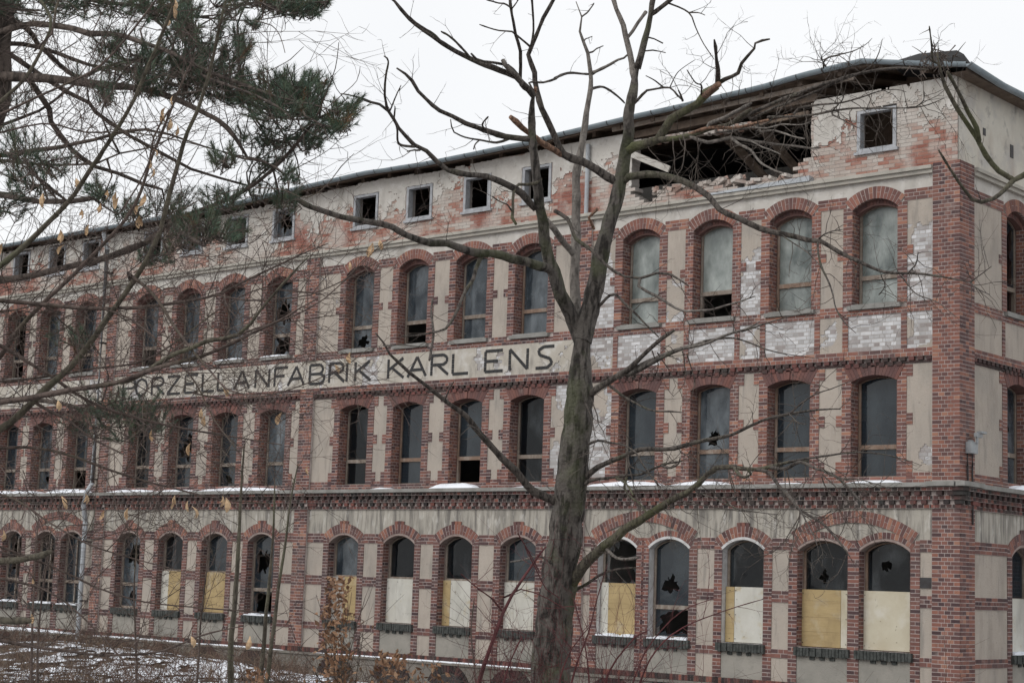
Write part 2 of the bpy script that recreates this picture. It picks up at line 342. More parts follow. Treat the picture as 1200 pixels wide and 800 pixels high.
def window(fr, c, w, zs, zp, r, D, trans, frame, glass, holes=(None, None), boards=None, boardtop=None, muntin=False, label=None, snow=False, thin=0.055):
    """window frame with its panes, or boards nailed over the lower part"""
    mb = MB(); f = thin
    P = outline(c, w, zs, None, zp, r); Q = inset(c, w, zs, None, zp, r, f)
    ring(mb, fr, P, Q, -D-0.08, -D)
    if trans: mb.box(fr, c-w+f, c+w-f, trans-0.045, trans+0.045, -D-0.06, -D+0.015)
    if muntin: mb.box(fr, c-0.02, c+0.02, zs+f, zp, -D-0.05, -D+0.005)
    o = mb.build('window', frame, factory)
    if label: o['label'] = label
    zt = trans or zs
    if trans:
        if holes[1] != 'gone': pane(fr, inset(c, w, zs, trans+0.015, zp, r, f), -D-0.035, glass, o, holes[1])
    if holes[0] != 'gone':
        b = inset(c, w, (trans-0.01) if trans else zs, None, zp, r, f)
        pane(fr, b, -D-0.03, glass, o, holes[0])
    if boards:
        x0 = c+w
        for (frac, m_) in boards:
            x1 = x0-frac*2*w; bm = MB(); e = RNG.uniform(-.006, .006)
            if m_ is M_boardy and frac > .5:
                zz = [zs+.01, zs+.01+(boardtop-zs)*RNG.uniform(.2, .26), zs+.01+(boardtop-zs)*RNG.uniform(.5, .56), zs+(boardtop-zs)*.8, boardtop+e]
            else: zz = [zs+.01, boardtop+e]
            for q_ in range(len(zz)-1):
                bm = MB(); bm.box(fr, x1+0.004, x0-0.004, zz[q_]+(.0025 if q_ else 0), zz[q_+1], -D+0.02, -D+0.045+abs(e)+RNG.uniform(0, .006), back=True)
                bm.build('cover_board', m_, o)
            for q_ in range(3):      # nail heads and washers
                nm = MB(); nz_ = zs+.08+(boardtop-zs-.16)*q_/2; nx = x0-.03 if frac > .3 else (x0+x1)/2
                nm.box(fr, nx-.008, nx+.008, nz_-.008, nz_+.008, -D+.04, -D+.06); nm.build('nail_head', M_iron, o)
            x0 = x1
    if snow:
        sm = MB(); n = 10
        for i in range(n):
            a = c-w+2*w*i/n; b = c-w+2*w*(i+1)/n; h = 0.035+0.02*sin(i*1.3)
            sm.box(fr, a, b, zs-0.01, zs+h, -D+0.05, 0.07)
        sm.build('sill_snow', M_snow, o)
    return o

# --- layout of the front: centres by bay
ROW = [[1.80, 3.77, 5.72, 7.65], [10.84, 12.75, 14.70, 16.60], [19.68, 21.60, 23.50, 25.35], [28.32, 30.15, 31.95, 33.75]]
UP = [c for r_ in ROW for c in r_]
W2 = 0.515
GF = [(1.54, .56, 0), (2.93, .58, 0), (4.82, .51, 1), (6.70, .53, 0), (8.10, .53, 0)] + \
     [(c, .535, 1) for c in (10.97, 12.92, 14.81, 16.76, 19.88, 21.78, 23.66, 25.55)] + \
     [(28.30, .52, 0), (29.62, .52, 0), (31.35, .51, 1), (33.05, .5, 0), (34.35, .5, 0)]
PIL = [(0.0, 0.5), (9.03, 9.38), (18.10, 18.58), (26.72, 27.15), (35.4, 35.85)]
UE = 37.0
Z_PL, Z_LEDGE, Z_CORN = 0.95, 5.0, 11.10
SV = [2.60, 4.57, 6.54]      # side window centres
VE = 9.0
backing = MB(); red = MB(); dark = MB(); rev = MB()
# ---- wall sheets behind everything
F2o = [(c, W2, 5.12, 7.06, 0.12) for c in UP]; F3o = [(c, W2, 8.60, 10.56, 0.20) for c in UP]
GFo = [(c, w, 1.78, 3.70, 0.21) for c, w, _ in GF]
wall(backing, FR, 0, UE, 0.0, 5.0, GFo); wall(backing, FR, 0, UE, 5.0, 7.66, F2o); wall(backing, FR, 0, UE, 7.66, 11.2, F3o)
sF2 = [(c, W2, 5.12, 7.06, 0.12) for c in SV]; sF3 = [(c, W2, 8.60, 10.56, 0.20) for c in SV]; sGF = [(c+.2, .53, 1.78, 3.70, 0.21) for c in SV]
wall(backing, SD, 0, VE, 0.0, 5.0, sGF); wall(backing, SD, 0, VE, 5.0, 7.66, sF2); wall(backing, SD, 0, VE, 7.66, 11.2, sF3)
for fr, ops in ((FR, F2o+F3o), (SD, sF2+sF3)):
    for o_ in ops:
        rv = MB(); reveal(rv, fr, *o_, 0.42); rv.build('window_reveal', M_reveal3, factory)
# ---- jambs, quoins, bands of the two upper storeys
def jambs(fr, c, lo_, hi_, quo, left=True):
    for s in (-1, 1):
        e = c+s*W2
        a, b = (e, e+.205) if s > 0 else (e-.205, e)
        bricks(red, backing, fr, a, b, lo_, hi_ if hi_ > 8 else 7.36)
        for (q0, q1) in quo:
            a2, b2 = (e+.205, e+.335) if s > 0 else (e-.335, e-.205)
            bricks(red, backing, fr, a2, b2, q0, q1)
    # returns of the bricks into the reveal
    for s in (-1, 1):
        rf = (lambda a, z, d, e=c+s*W2, s=s: fr(e-s*d, z, 0.02-a))
        bricks(red, backing, rf, 0.0, 0.27, lo_, hi_-0.08, d=0.010, back=0.003, deep=0.0)
for c in UP:
    jambs(FR, c, 5.16, 7.12, [(5.16, 5.47), (6.17, 6.40), (7.12, 7.36)])
    jambs(FR, c, 8.60, 10.63, [(9.55, 9.74)])
for c in SV:
    jambs(SD, c, 5.16, 7.12, [(5.16, 5.47), (6.17, 6.40), (7.12, 7.36)])
    jambs(SD, c, 8.60, 10.63, [(9.55, 9.74)])
def span_gaps(cs, half, a, b):
    """the stretches of a..b that lie clear of the centres"""
    out = []; u = a
    for c in sorted(cs):
        if c < a-1 or c > b+1: continue
        if c-half > u+0.03: out.append((u, min(c-half, b)))
        u = max(u, c+half)
    if u < b-0.03: out.append((u, b))
    return out
bays = [(PIL[i][1], PIL[i+1][0]) for i in range(4)]
arches = []
for bi, (a, b) in enumerate(bays):
    for (p, q) in span_gaps(ROW[bi], W2+.205, a, b):
        bricks(red, backing, FR, p, q, 5.03, 5.24)
        bricks(red, backing, FR, p, q, 8.39, 8.60)
    for (p, q) in span_gaps(ROW[bi], .655, a, b): bricks(red, backing, FR, p, q, 10.63, 10.86)
    for c in ROW[bi]:
        bricks(red, backing, FR, c-W2-.205, c+W2+.205, 8.39, 8.51)
        bricks(red, backing, FR, c-W2-.205, c+W2+.205, 5.03, 5.16)
for (p, q) in span_gaps(SV, W2+.205, .54, VE): bricks(red, backing, SD, p, q, 5.03, 5.24); bricks(red, backing, SD, p, q, 8.39, 8.60)
for (p, q) in span_gaps(SV, .655, .54, VE): bricks(red, backing, SD, p, q, 10.63, 10.86)
for c in SV: bricks(red, backing, SD, c-W2-.205, c+W2+.205, 8.39, 8.51); bricks(red, backing, SD, c-W2-.205, c+W2+.205, 5.03, 5.16)
# thin strips that carry the jambs down across the parapet of bay one and the side
strips = [x for c in ROW[0] for x in (c-W2-.205, c+W2+.08)]
for x in strips: bricks(red, backing, FR, x, x+.125, 7.67, 8.39)
for c in SV:
    for x in (c-W2-.205, c+W2+.08): bricks(red, backing, SD, x, x+.125, 7.67, 8.39)
def arch_set(fr, c, storey):
    mb = MB()
    if storey == 3:
        arch_bed(backing, fr, c, W2, 10.56, .20, .245, -.02, .0365)
        voussoirs(mb, fr, c, W2, 10.56, .20, .245, .02, .040, lo=.35)
        ib = MB(); arch_bed(ib, fr, c, W2, 10.50, .18, .10, -.25, -.115, inner=-.03); ib.build('inner_arch_bed', M_reveal3, factory)
        voussoirs(mb, fr, c, W2-.012, 10.49, .19, .09, -.2, -.105, lo=.2, hi=.6)
    elif storey == 2:
        n = 15; zt = 7.37
        backing.box(fr, c-W2-.2, c+W2+.2, 7.30, 7.365, 0, .024)
        for i in range(n):
            x0 = -W2+2*W2*i/n; x1 = -W2+2*W2*(i+1)/n; k = 1.35
            g = .0025
            mb.prism(fr, [(c+x0+g, arch_z(x0, W2, 7.06, .12)), (c+x1-g, arch_z(x1, W2, 7.06, .12)), (c+x1*k-g, zt), (c+x0*k+g, zt)], 0, .036 if i != n//2 else .06, .25+.35*RNG.random(), back=False)
    o = mb.build('window_arch', M_brick, factory); return o
for c in UP: arch_set(FR, c, 3); arch_set(FR, c, 2)
for c in SV: arch_set(SD, c, 3); arch_set(SD, c, 2)
# string course under the parapet with its hanging dentils
def string_course(fr, a, b, row):
    bricks(red, backing, fr, a, b, 7.50, 7.665, d=.075, back=.068, deep=0)
    x = a+.02
    while x < b-.1:
        t = RNG.random()*.5
        dark.box(fr, x, x+.115, 7.425, 7.498, 0, .07, t+.2)
        x += .19
    dark.box(fr, a, b, 7.385, 7.42, 0, .045, .3)
    for c in row:
        for k in range(-3, 4):
            xx = c+k*.19
            if a < xx-.06 and xx+.06 < b: dark.box(fr, xx-.06, xx+.06, 7.34, 7.42, .0, .06, RNG.random()*.4+.4)
for bi, (a, b) in enumerate(bays): string_course(FR, a, b, ROW[bi])
string_course(SD, .54, VE, SV)
# ---- ledge and corbel between ground floor and second storey
def corbel(fr, a, b, extra=0.0):
    e = extra
    for (z0, z1, d) in ((4.87, 4.94, .17), (4.70, 4.78, .10), (4.54, 4.615, .055)):
        bricks(dark, backing, fr, a, b, z0, z1, d=d+e, back=d-.008+e, deep=0)
    x = a
    while x < b-.05:
        dark.box(fr, x, min(b, x+.115), 4.785, 4.865, 0, .145+e, RNG.random()*.5)
        dark.box(fr, x+.115 if x+.23 < b else x, min(b, x+.23), 4.62, 4.695, 0, .085+e, RNG.random()*.9)
        x += .23
    backing.box(fr, a, b, 4.785, 4.865, 0, .05+e); backing.box(fr, a, b, 4.62, 4.695, 0, .03+e)
ledge = MB()
segs = []
u = 0.0
for (a, b) in PIL:
    if a > u: corbel(FR, u, a)
    corbel(FR, a, b, .06); u = b
corbel(FR, u, UE); corbel(SD, .0, .54, .06); corbel(SD, .54, VE)
for (z0, z1, d) in ((4.87, 4.94, .23), (4.785, 4.865, .20), (4.70, 4.78, .16), (4.62, 4.695, .14), (4.54, 4.615, .115)):
    dark.box(FR, -d, .001, z0, z1, -.001, d, RNG.random())
ledge.box(FR, 0, UE, 4.945, 5.03, 0, .235); ledge.box(SD, -.235, VE, 4.945, 5.03, 0, .235)
ledge.box(FR, -.06, .53, 4.955, 5.045, .1, .29); ledge.box(SD, -.29, .56, 4.955, 5.045, .1, .29)
ledge.build('stone_ledge', M_stone, factory)
def snow_strip(segs_, zb, d0, d1, fr=FR):
    for (a, b, hgt) in segs_:
        sm = MB(); n = max(6, int((b-a)/.12)); nd = 5; Z = []
        for i in range(n+1):
            x = a+(b-a)*i/n; e = max(0, sin(pi*i/n))**.5; row = []
            for k in range(nd):
                q = k/(nd-1); dd = d0+(d1-d0)*q
                hz = hgt*e*(max(0, sin(pi*min(1, .25+q*.75)))**.6)*(0.75+.5*mnoise.noise(Vector((x*2.1, q*2, zb))))
                row.append((x, zb+max(0.001, hz), dd))
            row[0] = (x, zb+hgt*e*.9, d0); row[-1] = (x, zb-.012*e, d1+.012*mnoise.noise(Vector((x*4, 1, 0))))
            Z.append(row)
        for i in range(n):
            for k in range(nd-1):
                sm.quad([fr(*Z[i][k]), fr(*Z[i+1][k]), fr(*Z[i+1][k+1]), fr(*Z[i][k+1])])
        sm.build('ledge_snow', M_snow, factory, smooth=True)
snow_strip([(1.1, 2.3, .07), (3.3, 4.1, .04), (5.1, 6.6, .10), (6.8, 8.9, .12), (10.3, 11.0, .03), (12.2, 13.7, .14), (15.0, 15.7, .04), (19.2, 22.4, .11), (22.6, 24.3, .07), (24.4, 26.5, .09), (27.4, 29.6, .14), (29.7, 33.8, .10)], 5.032, .03, .225)
snow_strip([(2.05, 3.3, .12), (4.1, 5.2, .1)], 5.032, .03, .225, SD)
# ---- ground floor
def gf_frame(fr, cw, a, b, base=True):
    hw = {round(c, 3): w for c, w, _ in cw}
    for (c, w, single) in cw:
        for s in (-1, 1):
            e = c+s*w; jw = .20
            others = [abs(c2-c) for c2, w2, _ in cw if c2 != c]
            x0, x1 = (e, e+jw) if s > 0 else (e-jw, e)
            # the pier shared by a pair is filled once
            nb = [c2 for c2, w2, s2 in cw if c2 != c and 0 < (c2-c)*s < w+w2+.33]
            if nb:
                if s < 0: continue
                c2 = nb[0]; w2 = hw[round(c2, 3)]; x1 = c2-w2
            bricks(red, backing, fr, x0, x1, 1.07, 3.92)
            if not nb or True:
                pass
        for s in (-1, 1):
            rf = (lambda q, z, d, e=c+s*w, s=s: fr(e-s*d, z, 0.02-q))
            if fr is FR and c > 4 and c < 9 and True: continue
            bricks(red, backing, rf, 0.0, 0.18, 1.80, 3.70, d=.010, back=.003, deep=0.0)
        # sill of bricks on edge, dark with moss
    gaps = []; u = a
    for (c, w, s) in sorted(cw):
        if c-w-.20 > u+.05: gaps.append((u, c-w-.20))
        u = c+w+.20
    if u < b-.05: gaps.append((u, b))
    for (p, q) in gaps:
        for (z0, z1) in ((3.70, 3.94), (2.64, 2.88), (1.53, 1.71)): bricks(red, backing, fr, p, q, z0, z1)
    return gaps
plaster = []   # (frame, u0, u1, z0, z1, material, name, peel)
for bi, (a, b) in enumerate(bays):
    cw = [g for g in GF if a < g[0] < b]
    gaps = gf_frame(FR, cw, a, b)
    for (p, q) in gaps:
        for (z0, z1) in ((2.88, 3.70), (1.71, 2.64), (1.07, 1.53)): plaster.append((FR, p, q, z0, z1, M_plast, 'plaster_panel', 0))
    for (c, w, s) in cw: plaster.append((FR, c-w, c+w, 1.07, 1.60, M_plastg, 'apron_panel', 0))
sgf = [(c+.2, .53, 1) for c in SV]
for (p, q) in gf_frame(SD, sgf, .54, VE):
    for (z0, z1) in ((2.88, 3.70), (1.71, 2.64), (1.07, 1.53)): plaster.append((SD, p, q, z0, z1, M_plast, 'plaster_panel', 0))
for (c, w, s) in sgf: plaster.append((SD, c-w, c+w, 1.07, 1.60, M_plastg, 'apron_panel', 0))
revw = MB(); revp = MB()
for fr, lst in ((FR, GF), (SD, sgf)):
    for (c, w, single) in lst:
        white = fr is FR and 4 < c < 9
        revp = MB(); reveal(revp, fr, c, w, 1.78, 3.70, .21, .42, .03)
        # rendered lining round the arch head
        arch_bed(revp, fr, c, w, 3.70, .21, .045, -.05, .034 if white else .022, inner=-.012)
        revp.build('window_reveal', M_reveal if white else M_reveal2, factory)
        mb = MB()
        if single:
            arch_bed(backing, fr, c, w, 3.70, .21, .27, -.02, .0325, inner=.045)
            voussoirs(mb, fr, c, w, 3.70, .21, .275, .02, .036, key=.07, inner=.047)
        else:
            arch_bed(backing, fr, c, w, 3.70, .21, .165, -.02, .0325, inner=.045)
            voussoirs(mb, fr, c, w, 3.70, .21, .165, .02, .036, inner=.047)
        mb.build('window_arch', M_brick, factory)
        sb = MB(); x = c-w-.06
        backing.box(fr, c-w-.05, c+w+.05, 1.62, 1.76, 0, .05)
        while x < c+w+.03:
            h_ = RNG.uniform(-.012, .012)
            sb.box(fr, x, x+.062, 1.605+h_, 1.775+h_*.3, 0, .10+RNG.uniform(-.012, .01), RNG.random()); x += .074
        for k in range(3):
            xx = c-w+.28+k*.23
            if k < 3 and xx < c+w: sb.box(fr, xx, xx+.11, 1.54, 1.60, 0, .04, .9)
        so_ = sb.build('window_sill', M_sill, factory)
# relieving arches over the pairs
def relieving(fr, c0, c1):
    c = (c0+c1)/2; w = (c1-c0)/2+.60; mb = MB()
    r = .40 if w > 1.25 else .38
    R = arch_geo(w, r)
    arch_bed(backing, fr, c, w, 3.86, r, .235, -.02, .0385, seg=24)
    voussoirs(mb, fr, c, w, 3.86, r, .235, .02, .042)
    mb.build('relieving_arch', M_brick, factory)
relieving(FR, 1.54, 2.93); relieving(FR, 6.70, 8.10); relieving(FR, 28.30, 29.62); relieving(FR, 33.05, 34.35)
# frieze plaster above the ground floor arches
def frieze(fr, a, b, z0, z1, ops, zt, ext, m, name, dd=.010):
    mb = MB(); u = a; n = max(2, int((b-a)/.06))
    for i in range(n):
        p = a+(b-a)*i/n; q = a+(b-a)*(i+1)/n
        def bot(x):
            zz = z0
            for (c, w, zs, r) in ops:
                if abs(x-c) < w: zz = max(zz, arch_z(x-c, w, zs, r))
            return zz
        mb.quad([fr(p, bot(p), dd), fr(q, bot(q), dd), fr(q, z1, dd), fr(p, z1, dd)])
    return mb.build(name, m, factory)
for bi, (a, b) in enumerate(bays):
    ops = [(c, w+.02, 3.71, .22) for (c, w, s) in GF if a < c < b]
    frieze(FR, a, b, 3.90, 4.56, ops, 0, 0, M_frieze, 'frieze_panel')
frieze(SD, .54, VE, 3.90, 4.56, [(c, w+.02, 3.71, .22) for c, w, s in sgf], 0, 0, M_frieze, 'frieze_panel')
# frieze under the attic cornice
for bi, (a, b) in enumerate(bays):
    frieze(FR, a, b, 10.62, 11.12, [(c, W2+.01, 10.57, .21) for c in ROW[bi]], 0, 0, M_attp, 'frieze_panel')
frieze(SD, .54, VE, 10.62, 11.12, [(c, W2+.01, 10.57, .21) for c in SV], 0, 0, M_attp, 'frieze_panel')
# ---- plaster panels between the windows
def between(fr, row, a, b, z0, z1, m, peel=lambda i: 0):
    for i, (p, q) in enumerate(span_gaps(row, W2+.205, a, b)): plaster.append((fr, p, q, z0, z1, m, 'plaster_panel', peel(i)))
PE3 = {0: [1.0, 0, .55, .3, .6], 1: [0, 0, 0, .12, .15], 2: [0, 0, .12, 0, 0], 3: [0]*5}
PE2 = {0: [.18, 0, 0, 0, .7], 1: [.5, 0, 0, 0, 0], 2: [0]*5, 3: [0, 0, 0, 0, .4]}
for bi, (a, b) in enumerate(bays):
    between(FR, ROW[bi], a, b, 5.24, 7.36, M_plast, lambda i, bi=bi: ('b', PE2[bi][i]) if PE2[bi][i] else 0)
    between(FR, ROW[bi], a, b, 8.60, 10.63, M_plast, lambda i, bi=bi: ('c', PE3[bi][i]) if PE3[bi][i] else 0)
between(SD, SV, .54, VE, 5.24, 7.36, M_plast); between(SD, SV, .54, VE, 8.60, 10.63, M_plast)
# parapet panels of bay one: whitewashed bricks, plaster mostly gone
edges = sorted([bays[0][0]]+[y for x in strips for y in (x, x+.125)]+[bays[0][1]])
for i in range(0, len(edges)-1, 2):
    if edges[i+1]-edges[i] > .05: plaster.append((FR, edges[i], edges[i+1], 7.67, 8.39, M_plast, 'parapet_panel', ('a', [.65, .97, .35, .97, .55, .97, .3, .97, .5][min(8, i//2)])))
sedge = sorted([.54]+[y for c in SV for x in (c-W2-.205, c+W2+.08) for y in (x, x+.125)]+[VE])
for i in range(0, len(sedge)-1, 2): plaster.append((SD, sedge[i], sedge[i+1], 7.67, 8.39, M_plast, 'parapet_panel', 0))
whiteb = MB(); wbed = MB()
def peel_sheet(fr, u0, u1, z0, z1, dd, th, keep, cell=.028):
    """plaster coat with ragged losses; keep(u, z) > 0 where plaster is still on the wall"""
    mb = MB(); nu = max(2, int((u1-u0)/cell)); nz = max(2, int((z1-z0)/cell))
    us = [u0+(u1-u0)*i/nu for i in range(nu+1)]; zs = [z0+(z1-z0)*j/nz for j in range(nz+1)]
    K = [[keep((us[i]+us[i+1])/2, (zs[j]+zs[j+1])/2) > 0 for j in range(nz)] for i in range(nu)]
    def P(i, j, d):
        u, z = us[i], zs[j]
        if 0 < i < nu and 0 < j < nz:
            v = mnoise.noise_vector(Vector((u*31, z*31, 3.3)))
            u += v.x*cell*.55; z += v.y*cell*.55
        return fr(u, z, d)
    for i in range(nu):
        j = 0
        while j < nz:
            if not K[i][j]: j += 1; continue
            mb.quad([P(i, j, dd), P(i+1, j, dd), P(i+1, j+1, dd), P(i, j+1, dd)])
            for (di, dj, A, B) in ((-1, 0, (i, j), (i, j+1)), (1, 0, (i+1, j), (i+1, j+1)), (0, -1, (i, j), (i+1, j)), (0, 1, (i, j+1), (i+1, j+1))):
                x, y = i+di, j+dj
                if 0 <= x < nu and 0 <= y < nz and not K[x][y]:
                    mb.quad([P(*A, dd), P(*B, dd), P(*B, dd-th), P(*A, dd-th)])
            j += 1
    return mb
def fb(u, z, s, o=0):
    return mnoise.noise(Vector((u*s, z*s, o)))*.65 + mnoise.noise(Vector((u*s*2.7, z*s*2.7, o+9)))*.3 + mnoise.noise(Vector((u*s*7, z*s*7, o+5)))*.14
for (fr, u0, u1, z0, z1, m, name, peel) in plaster:
    if u1-u0 < .03: continue
    if not peel:
        mb = MB(); mb.box(fr, u0-.004, u1+.004, z0-.004, z1+.004, 0, .011+RNG.uniform(-.001, .001)); mb.build(name, m, factory); continue
    kind, amt = peel
    bricks(whiteb, wbed, fr, u0, u1, z0, z1, d=.0065, back=.0015, deep=0)
    if amt >= 1.0 and kind == 'c':    # corner panel: plaster hangs on in the upper left only
        keep = lambda u, z, u0=u0, u1=u1: .25*((u-u0)/(u1-u0)) - .18 + (z-9.95)*.45 + fb(u, z, 1.7, 4)*.5 if z > 9.4 else -1
    elif kind == 'b' and amt < .3:
        keep = lambda u, z: (math.dist((u, z*1.0), (.62, 5.58))-.20) + .12*fb(u, z, 6, 2)
    elif kind == 'a':
        keep = lambda u, z, u0=u0, u1=u1, amt=amt: .55-amt - min(u-u0, u1-u, z-7.67, (8.45-z))*(.9 if amt < .9 else 3.0) + fb(u, z, 2.2, u0)*.55
    else:
        keep = lambda u, z, u0=u0, z0=z0, z1=z1, amt=amt: (.5-amt*1.1) + ((z-z0)/(z1-z0)-.5)*.9*(amt) + fb(u, z, 1.5, u0)*.9
    tag(peel_sheet(fr, u0-.003, u1+.003, z0-.003, z1+.003, .0155, .014, keep).build(name, m, factory), kind='stuff')
# lettering band over bays two and three, with the signs of the tree's end at bay one
for (a, b) in ((9.38, 18.10), (18.58, 26.72), (27.15, 35.4)):
    bricks(whiteb, wbed, FR, a, b, 7.67, 8.385, d=.0065, back=.0015, deep=0)
    mb = peel_sheet(FR, a, b, 7.668, 8.388, .022, .02, lambda u, z: .23+fb(u, z, 1.15, 7)*1.0, cell=.04)
    mb.build('lettering_band', M_band, factory)
# the pilaster above the band of letters does not break it: band runs on over the pilaster at bay two | three
mb = MB(); mb.box(FR, 18.10, 18.58, 7.67, 8.385, 0, .022); mb.build('lettering_band', M_band, factory)
# ---- sills of the third storey
for fr, row in ((FR, UP), (SD, SV)):
    for c in row:
        mb = MB(); mb.box(fr, c-W2-.08, c+W2+.08, 8.515, 8.60, 0, .085); mb.box(fr, c-W2, c+W2, 8.60, 8.625, -.3, .05); mb.build('window_sill', M_stone, factory)
        mb = MB(); mb.box(fr, c-W2+.002, c+W2-.002, 5.03, 5.14, -.3, .02); mb.build('window_sill', M_stone, factory)
snow_strip([(20.9, 22.2, .05), (19.2, 20.3, .05), (22.9, 23.9, .04), (24.9, 25.6, .03)], 8.602, .0, .08)
# ---- pilasters
pil = MB()
def pilaster_bricks(fr, a, b, z0, z1, d=.085, cross=False, skip=None):
    bricks(pil, backing, fr, a, b, z0, z1, d=d, back=d-.008, deep=0.0)
for (a, b) in PIL[1:]:
    for (z0, z1) in ((1.07, 4.54), (5.03, 7.50), (7.50, 7.66) if a != 18.10 else (7.50, 7.66), (8.39, 11.10)) + (((7.67, 8.39),) if a in (9.03, 26.72, 35.4) else ()):
        pilaster_bricks(FR, a, b, z0, z1)
# corner pilaster: the large near bricks are single objects
corner = empty('corner_pilaster'); corner.parent = factory
VAR = {}
def brick_var(L, k):
    key = (round(L, 3), k)
    if key not in VAR:
        mb = MB(); mb.box(FR, 0, L-.012, 0, H-.013, -.01, .010, (k+.5)/24.0)
        me = bpy.data.meshes.new('brick'); me.from_pydata(mb.v, [], mb.f)
        a_ = me.attributes.new('tint', 'FLOAT', 'FACE'); a_.data.foreach_set('value', np.array(mb.t, dtype=np.float32))
        me.materials.append(M_brick); VAR[key] = me
    return VAR[key]
DP = .085
z = Z_PL+.12; k = 0; nb = 0
rest = MB(); cbed = MB()
cbed.box(FR, -DP+.010, .5, 1.05, 11.28, -.01, DP-.0035)
cbed.box(SD, -DP+.0045, .54, 1.05, 11.28, -.01, DP-.0038)
while z < 11.26:
    if 4.52 < z < 5.0: z += H; k += 1; continue
    rows = [(-DP, .105), (.105, .235), (.235, .365), (.365, .50)] if k % 2 else [(-DP, .04), (.04, .17), (.17, .30), (.30, .50)]
    for (a, b) in rows:
        if b-a > .12 and nb < 300 and z > 1.3 and (b-a > .18 or z > 5):
            o = bpy.data.objects.new('brick', brick_var(b-a, min(23, int((RNG.random()*.8+(.2 if z > 5 else .0))*24)))); C.objects.link(o)
            o.location = (-(b-.0055), -(DP-.009)+RNG.uniform(-.0015, .0015), z+.0055)
            # mesh runs to the left of its origin: put the origin at the right end
            o.location = (-(a+.0055), -(DP-.009)+RNG.uniform(-.0015, .0015), z+.0055); o.parent = corner; nb += 1
        else: rest.box(FR, a+(.0055 if a > -.08 else 0), b-.0062, z+.0062, z+H-.0066, DP-.02, DP, RNG.random())
    rows = [(-DP, .04), (.04, .17), (.17, .30), (.30, .54)] if k % 2 else [(-DP, .165), (.165, .295), (.295, .42), (.42, .54)]
    for (a, b) in rows: rest.box(SD, a+(.0055 if a > -.08 else .004), b-.0062, z+.0062, z+H-.0066, DP-.02, DP, RNG.random()*.9+.1)
    z += H; k += 1
tag(rest.build('pilaster_brickwork', M_brick, corner), kind='stuff')
cbed.build('pilaster_mortar', M_mortar, corner)
# ---- plinth
pm = MB()
pm.box(FR, -.1, UE, -.6, .88, -.2, .10); pm.box(SD, -.1, VE, -.6, .88, -.2, .10)
pm.box(FR, -.12, UE, .885, .945, -.1, .14); pm.box(SD, -.14, VE, .885, .945, -.1, .14)
pm.build('plinth', M_plinth, factory)
def soldier(fr, a, b):
    x = a
    while x < b: dark.box(fr, x+.004, x+.072, .95, 1.065, 0, .075+RNG.uniform(-.003, .003), RNG.random()); x += .077
    backing.box(fr, a, b, .95, 1.063, 0, .066)
soldier(FR, .5, UE); soldier(SD, .54, VE)
snow_strip([(9.6, 17.6, .03), (18.7, 22.5, .035), (22.6, 26.9, .05), (27.3, 34, .09)], .946, .075, .14)
for c, w, s in GF:
    mb = MB(); voussoirs(mb, FR, c, .48, .42, .30, .20, .09, .125, lo=0, hi=.45); mb.build('cellar_arch', M_dark, factory)
    mb = MB(); mb.quad([FR(c-.46, -.5, .104), FR(c+.46, -.5, .104), FR(c+.46, .44, .104), FR(c+.3, .62, .104), FR(c, .71, .104), FR(c-.3, .62, .104), FR(c-.46, .44, .104)]); mb.build('cellar_window', M_iron, factory)
tag(backing.build('mortar_beds', M_mortar, factory), kind='stuff')
tag(red.build('red_brickwork', M_brick, factory), kind='stuff')
tag(dark.build('sooty_brickwork', M_dark, factory), kind='stuff')
tag(pil.build('pilaster_courses', M_brick, factory), kind='stuff')
tag(whiteb.build('whitewashed_brickwork', M_white, factory), kind='stuff')
wbed.build('pale_mortar_beds', M_mortarp, factory)

# ================================================================ windows
WS = M_wood; WR = M_woodr
h3 = {0: (M_milky, (None, None)), 1: (M_milky, (None, None)), 2: (M_milky, (None, 'gone')), 3: (M_milky, (None, None)),
      4: (M_blue, (None, None)), 5: (M_blue, (None, None)), 6: (M_blue, (None, 'gone')), 7: (M_blue, (None, (0.1, -.1, .18))),
      8: (M_blue, ((.1, -.1, .33), 'shards')), 9: (M_blue, (None, None)), 10: (M_blue, (None, None)), 11: (M_blue, (None, 'gone')),
      12: (M_glass, (None, None)), 13: (M_blue, (None, None)), 14: (M_glass, ('shards', 'gone')), 15: (M_glass, (None, None))}
for i, c in enumerate(UP):
    g, hl = h3[i]
    window(FR, c, W2-.012, 8.625, 10.49, .17, .26, 9.20, WR if i in (1, 4) else WS, g, hl)
h2 = {2: ((.1, -.42, .17), None), 5: (None, 'gone'), 9: (None, None), 10: ((.05, -.2, .38), None), 12: (None, 'gone'), 9: (None, (0.1, -.1, .15)), 13: (None, (0, 0, .12)), 8: (None, None)}
for i, c in enumerate(UP):
    window(FR, c, W2-.012, 5.14, 7.055, .115, .26, 5.77, WR if i in (0, 1, 2, 5, 6) else WS, [M_glass, M_glass, M_blue, M_glass, M_deep, M_glass, M_glass, M_deep, M_blue, M_glass, M_glass, M_deep, M_glass, M_blue, M_glass, M_glass][i], h2.get(i, (None, None)))
for i, c in enumerate(SV):
    window(SD, c, W2-.012, 8.625, 10.49, .17, .26, 9.20, WS, M_glass, ('shards', 'gone') if i == 0 else (None, None))
    window(SD, c, W2-.012, 5.14, 7.055, .115, .26, 5.77, WS, M_blue, ((-.1, 0, .3), (0, 0, .2)) if i == 0 else (None, None))
    window(SD, c+.2, .52, 1.785, 3.69, .20, .20, 2.85, WS, M_glass, (None, None), [(1, M_boardw)], 2.88, snow=(i == 0))
Y_, Wt, Pl, Gy = M_boardy, M_boardw, M_board, M_boardg
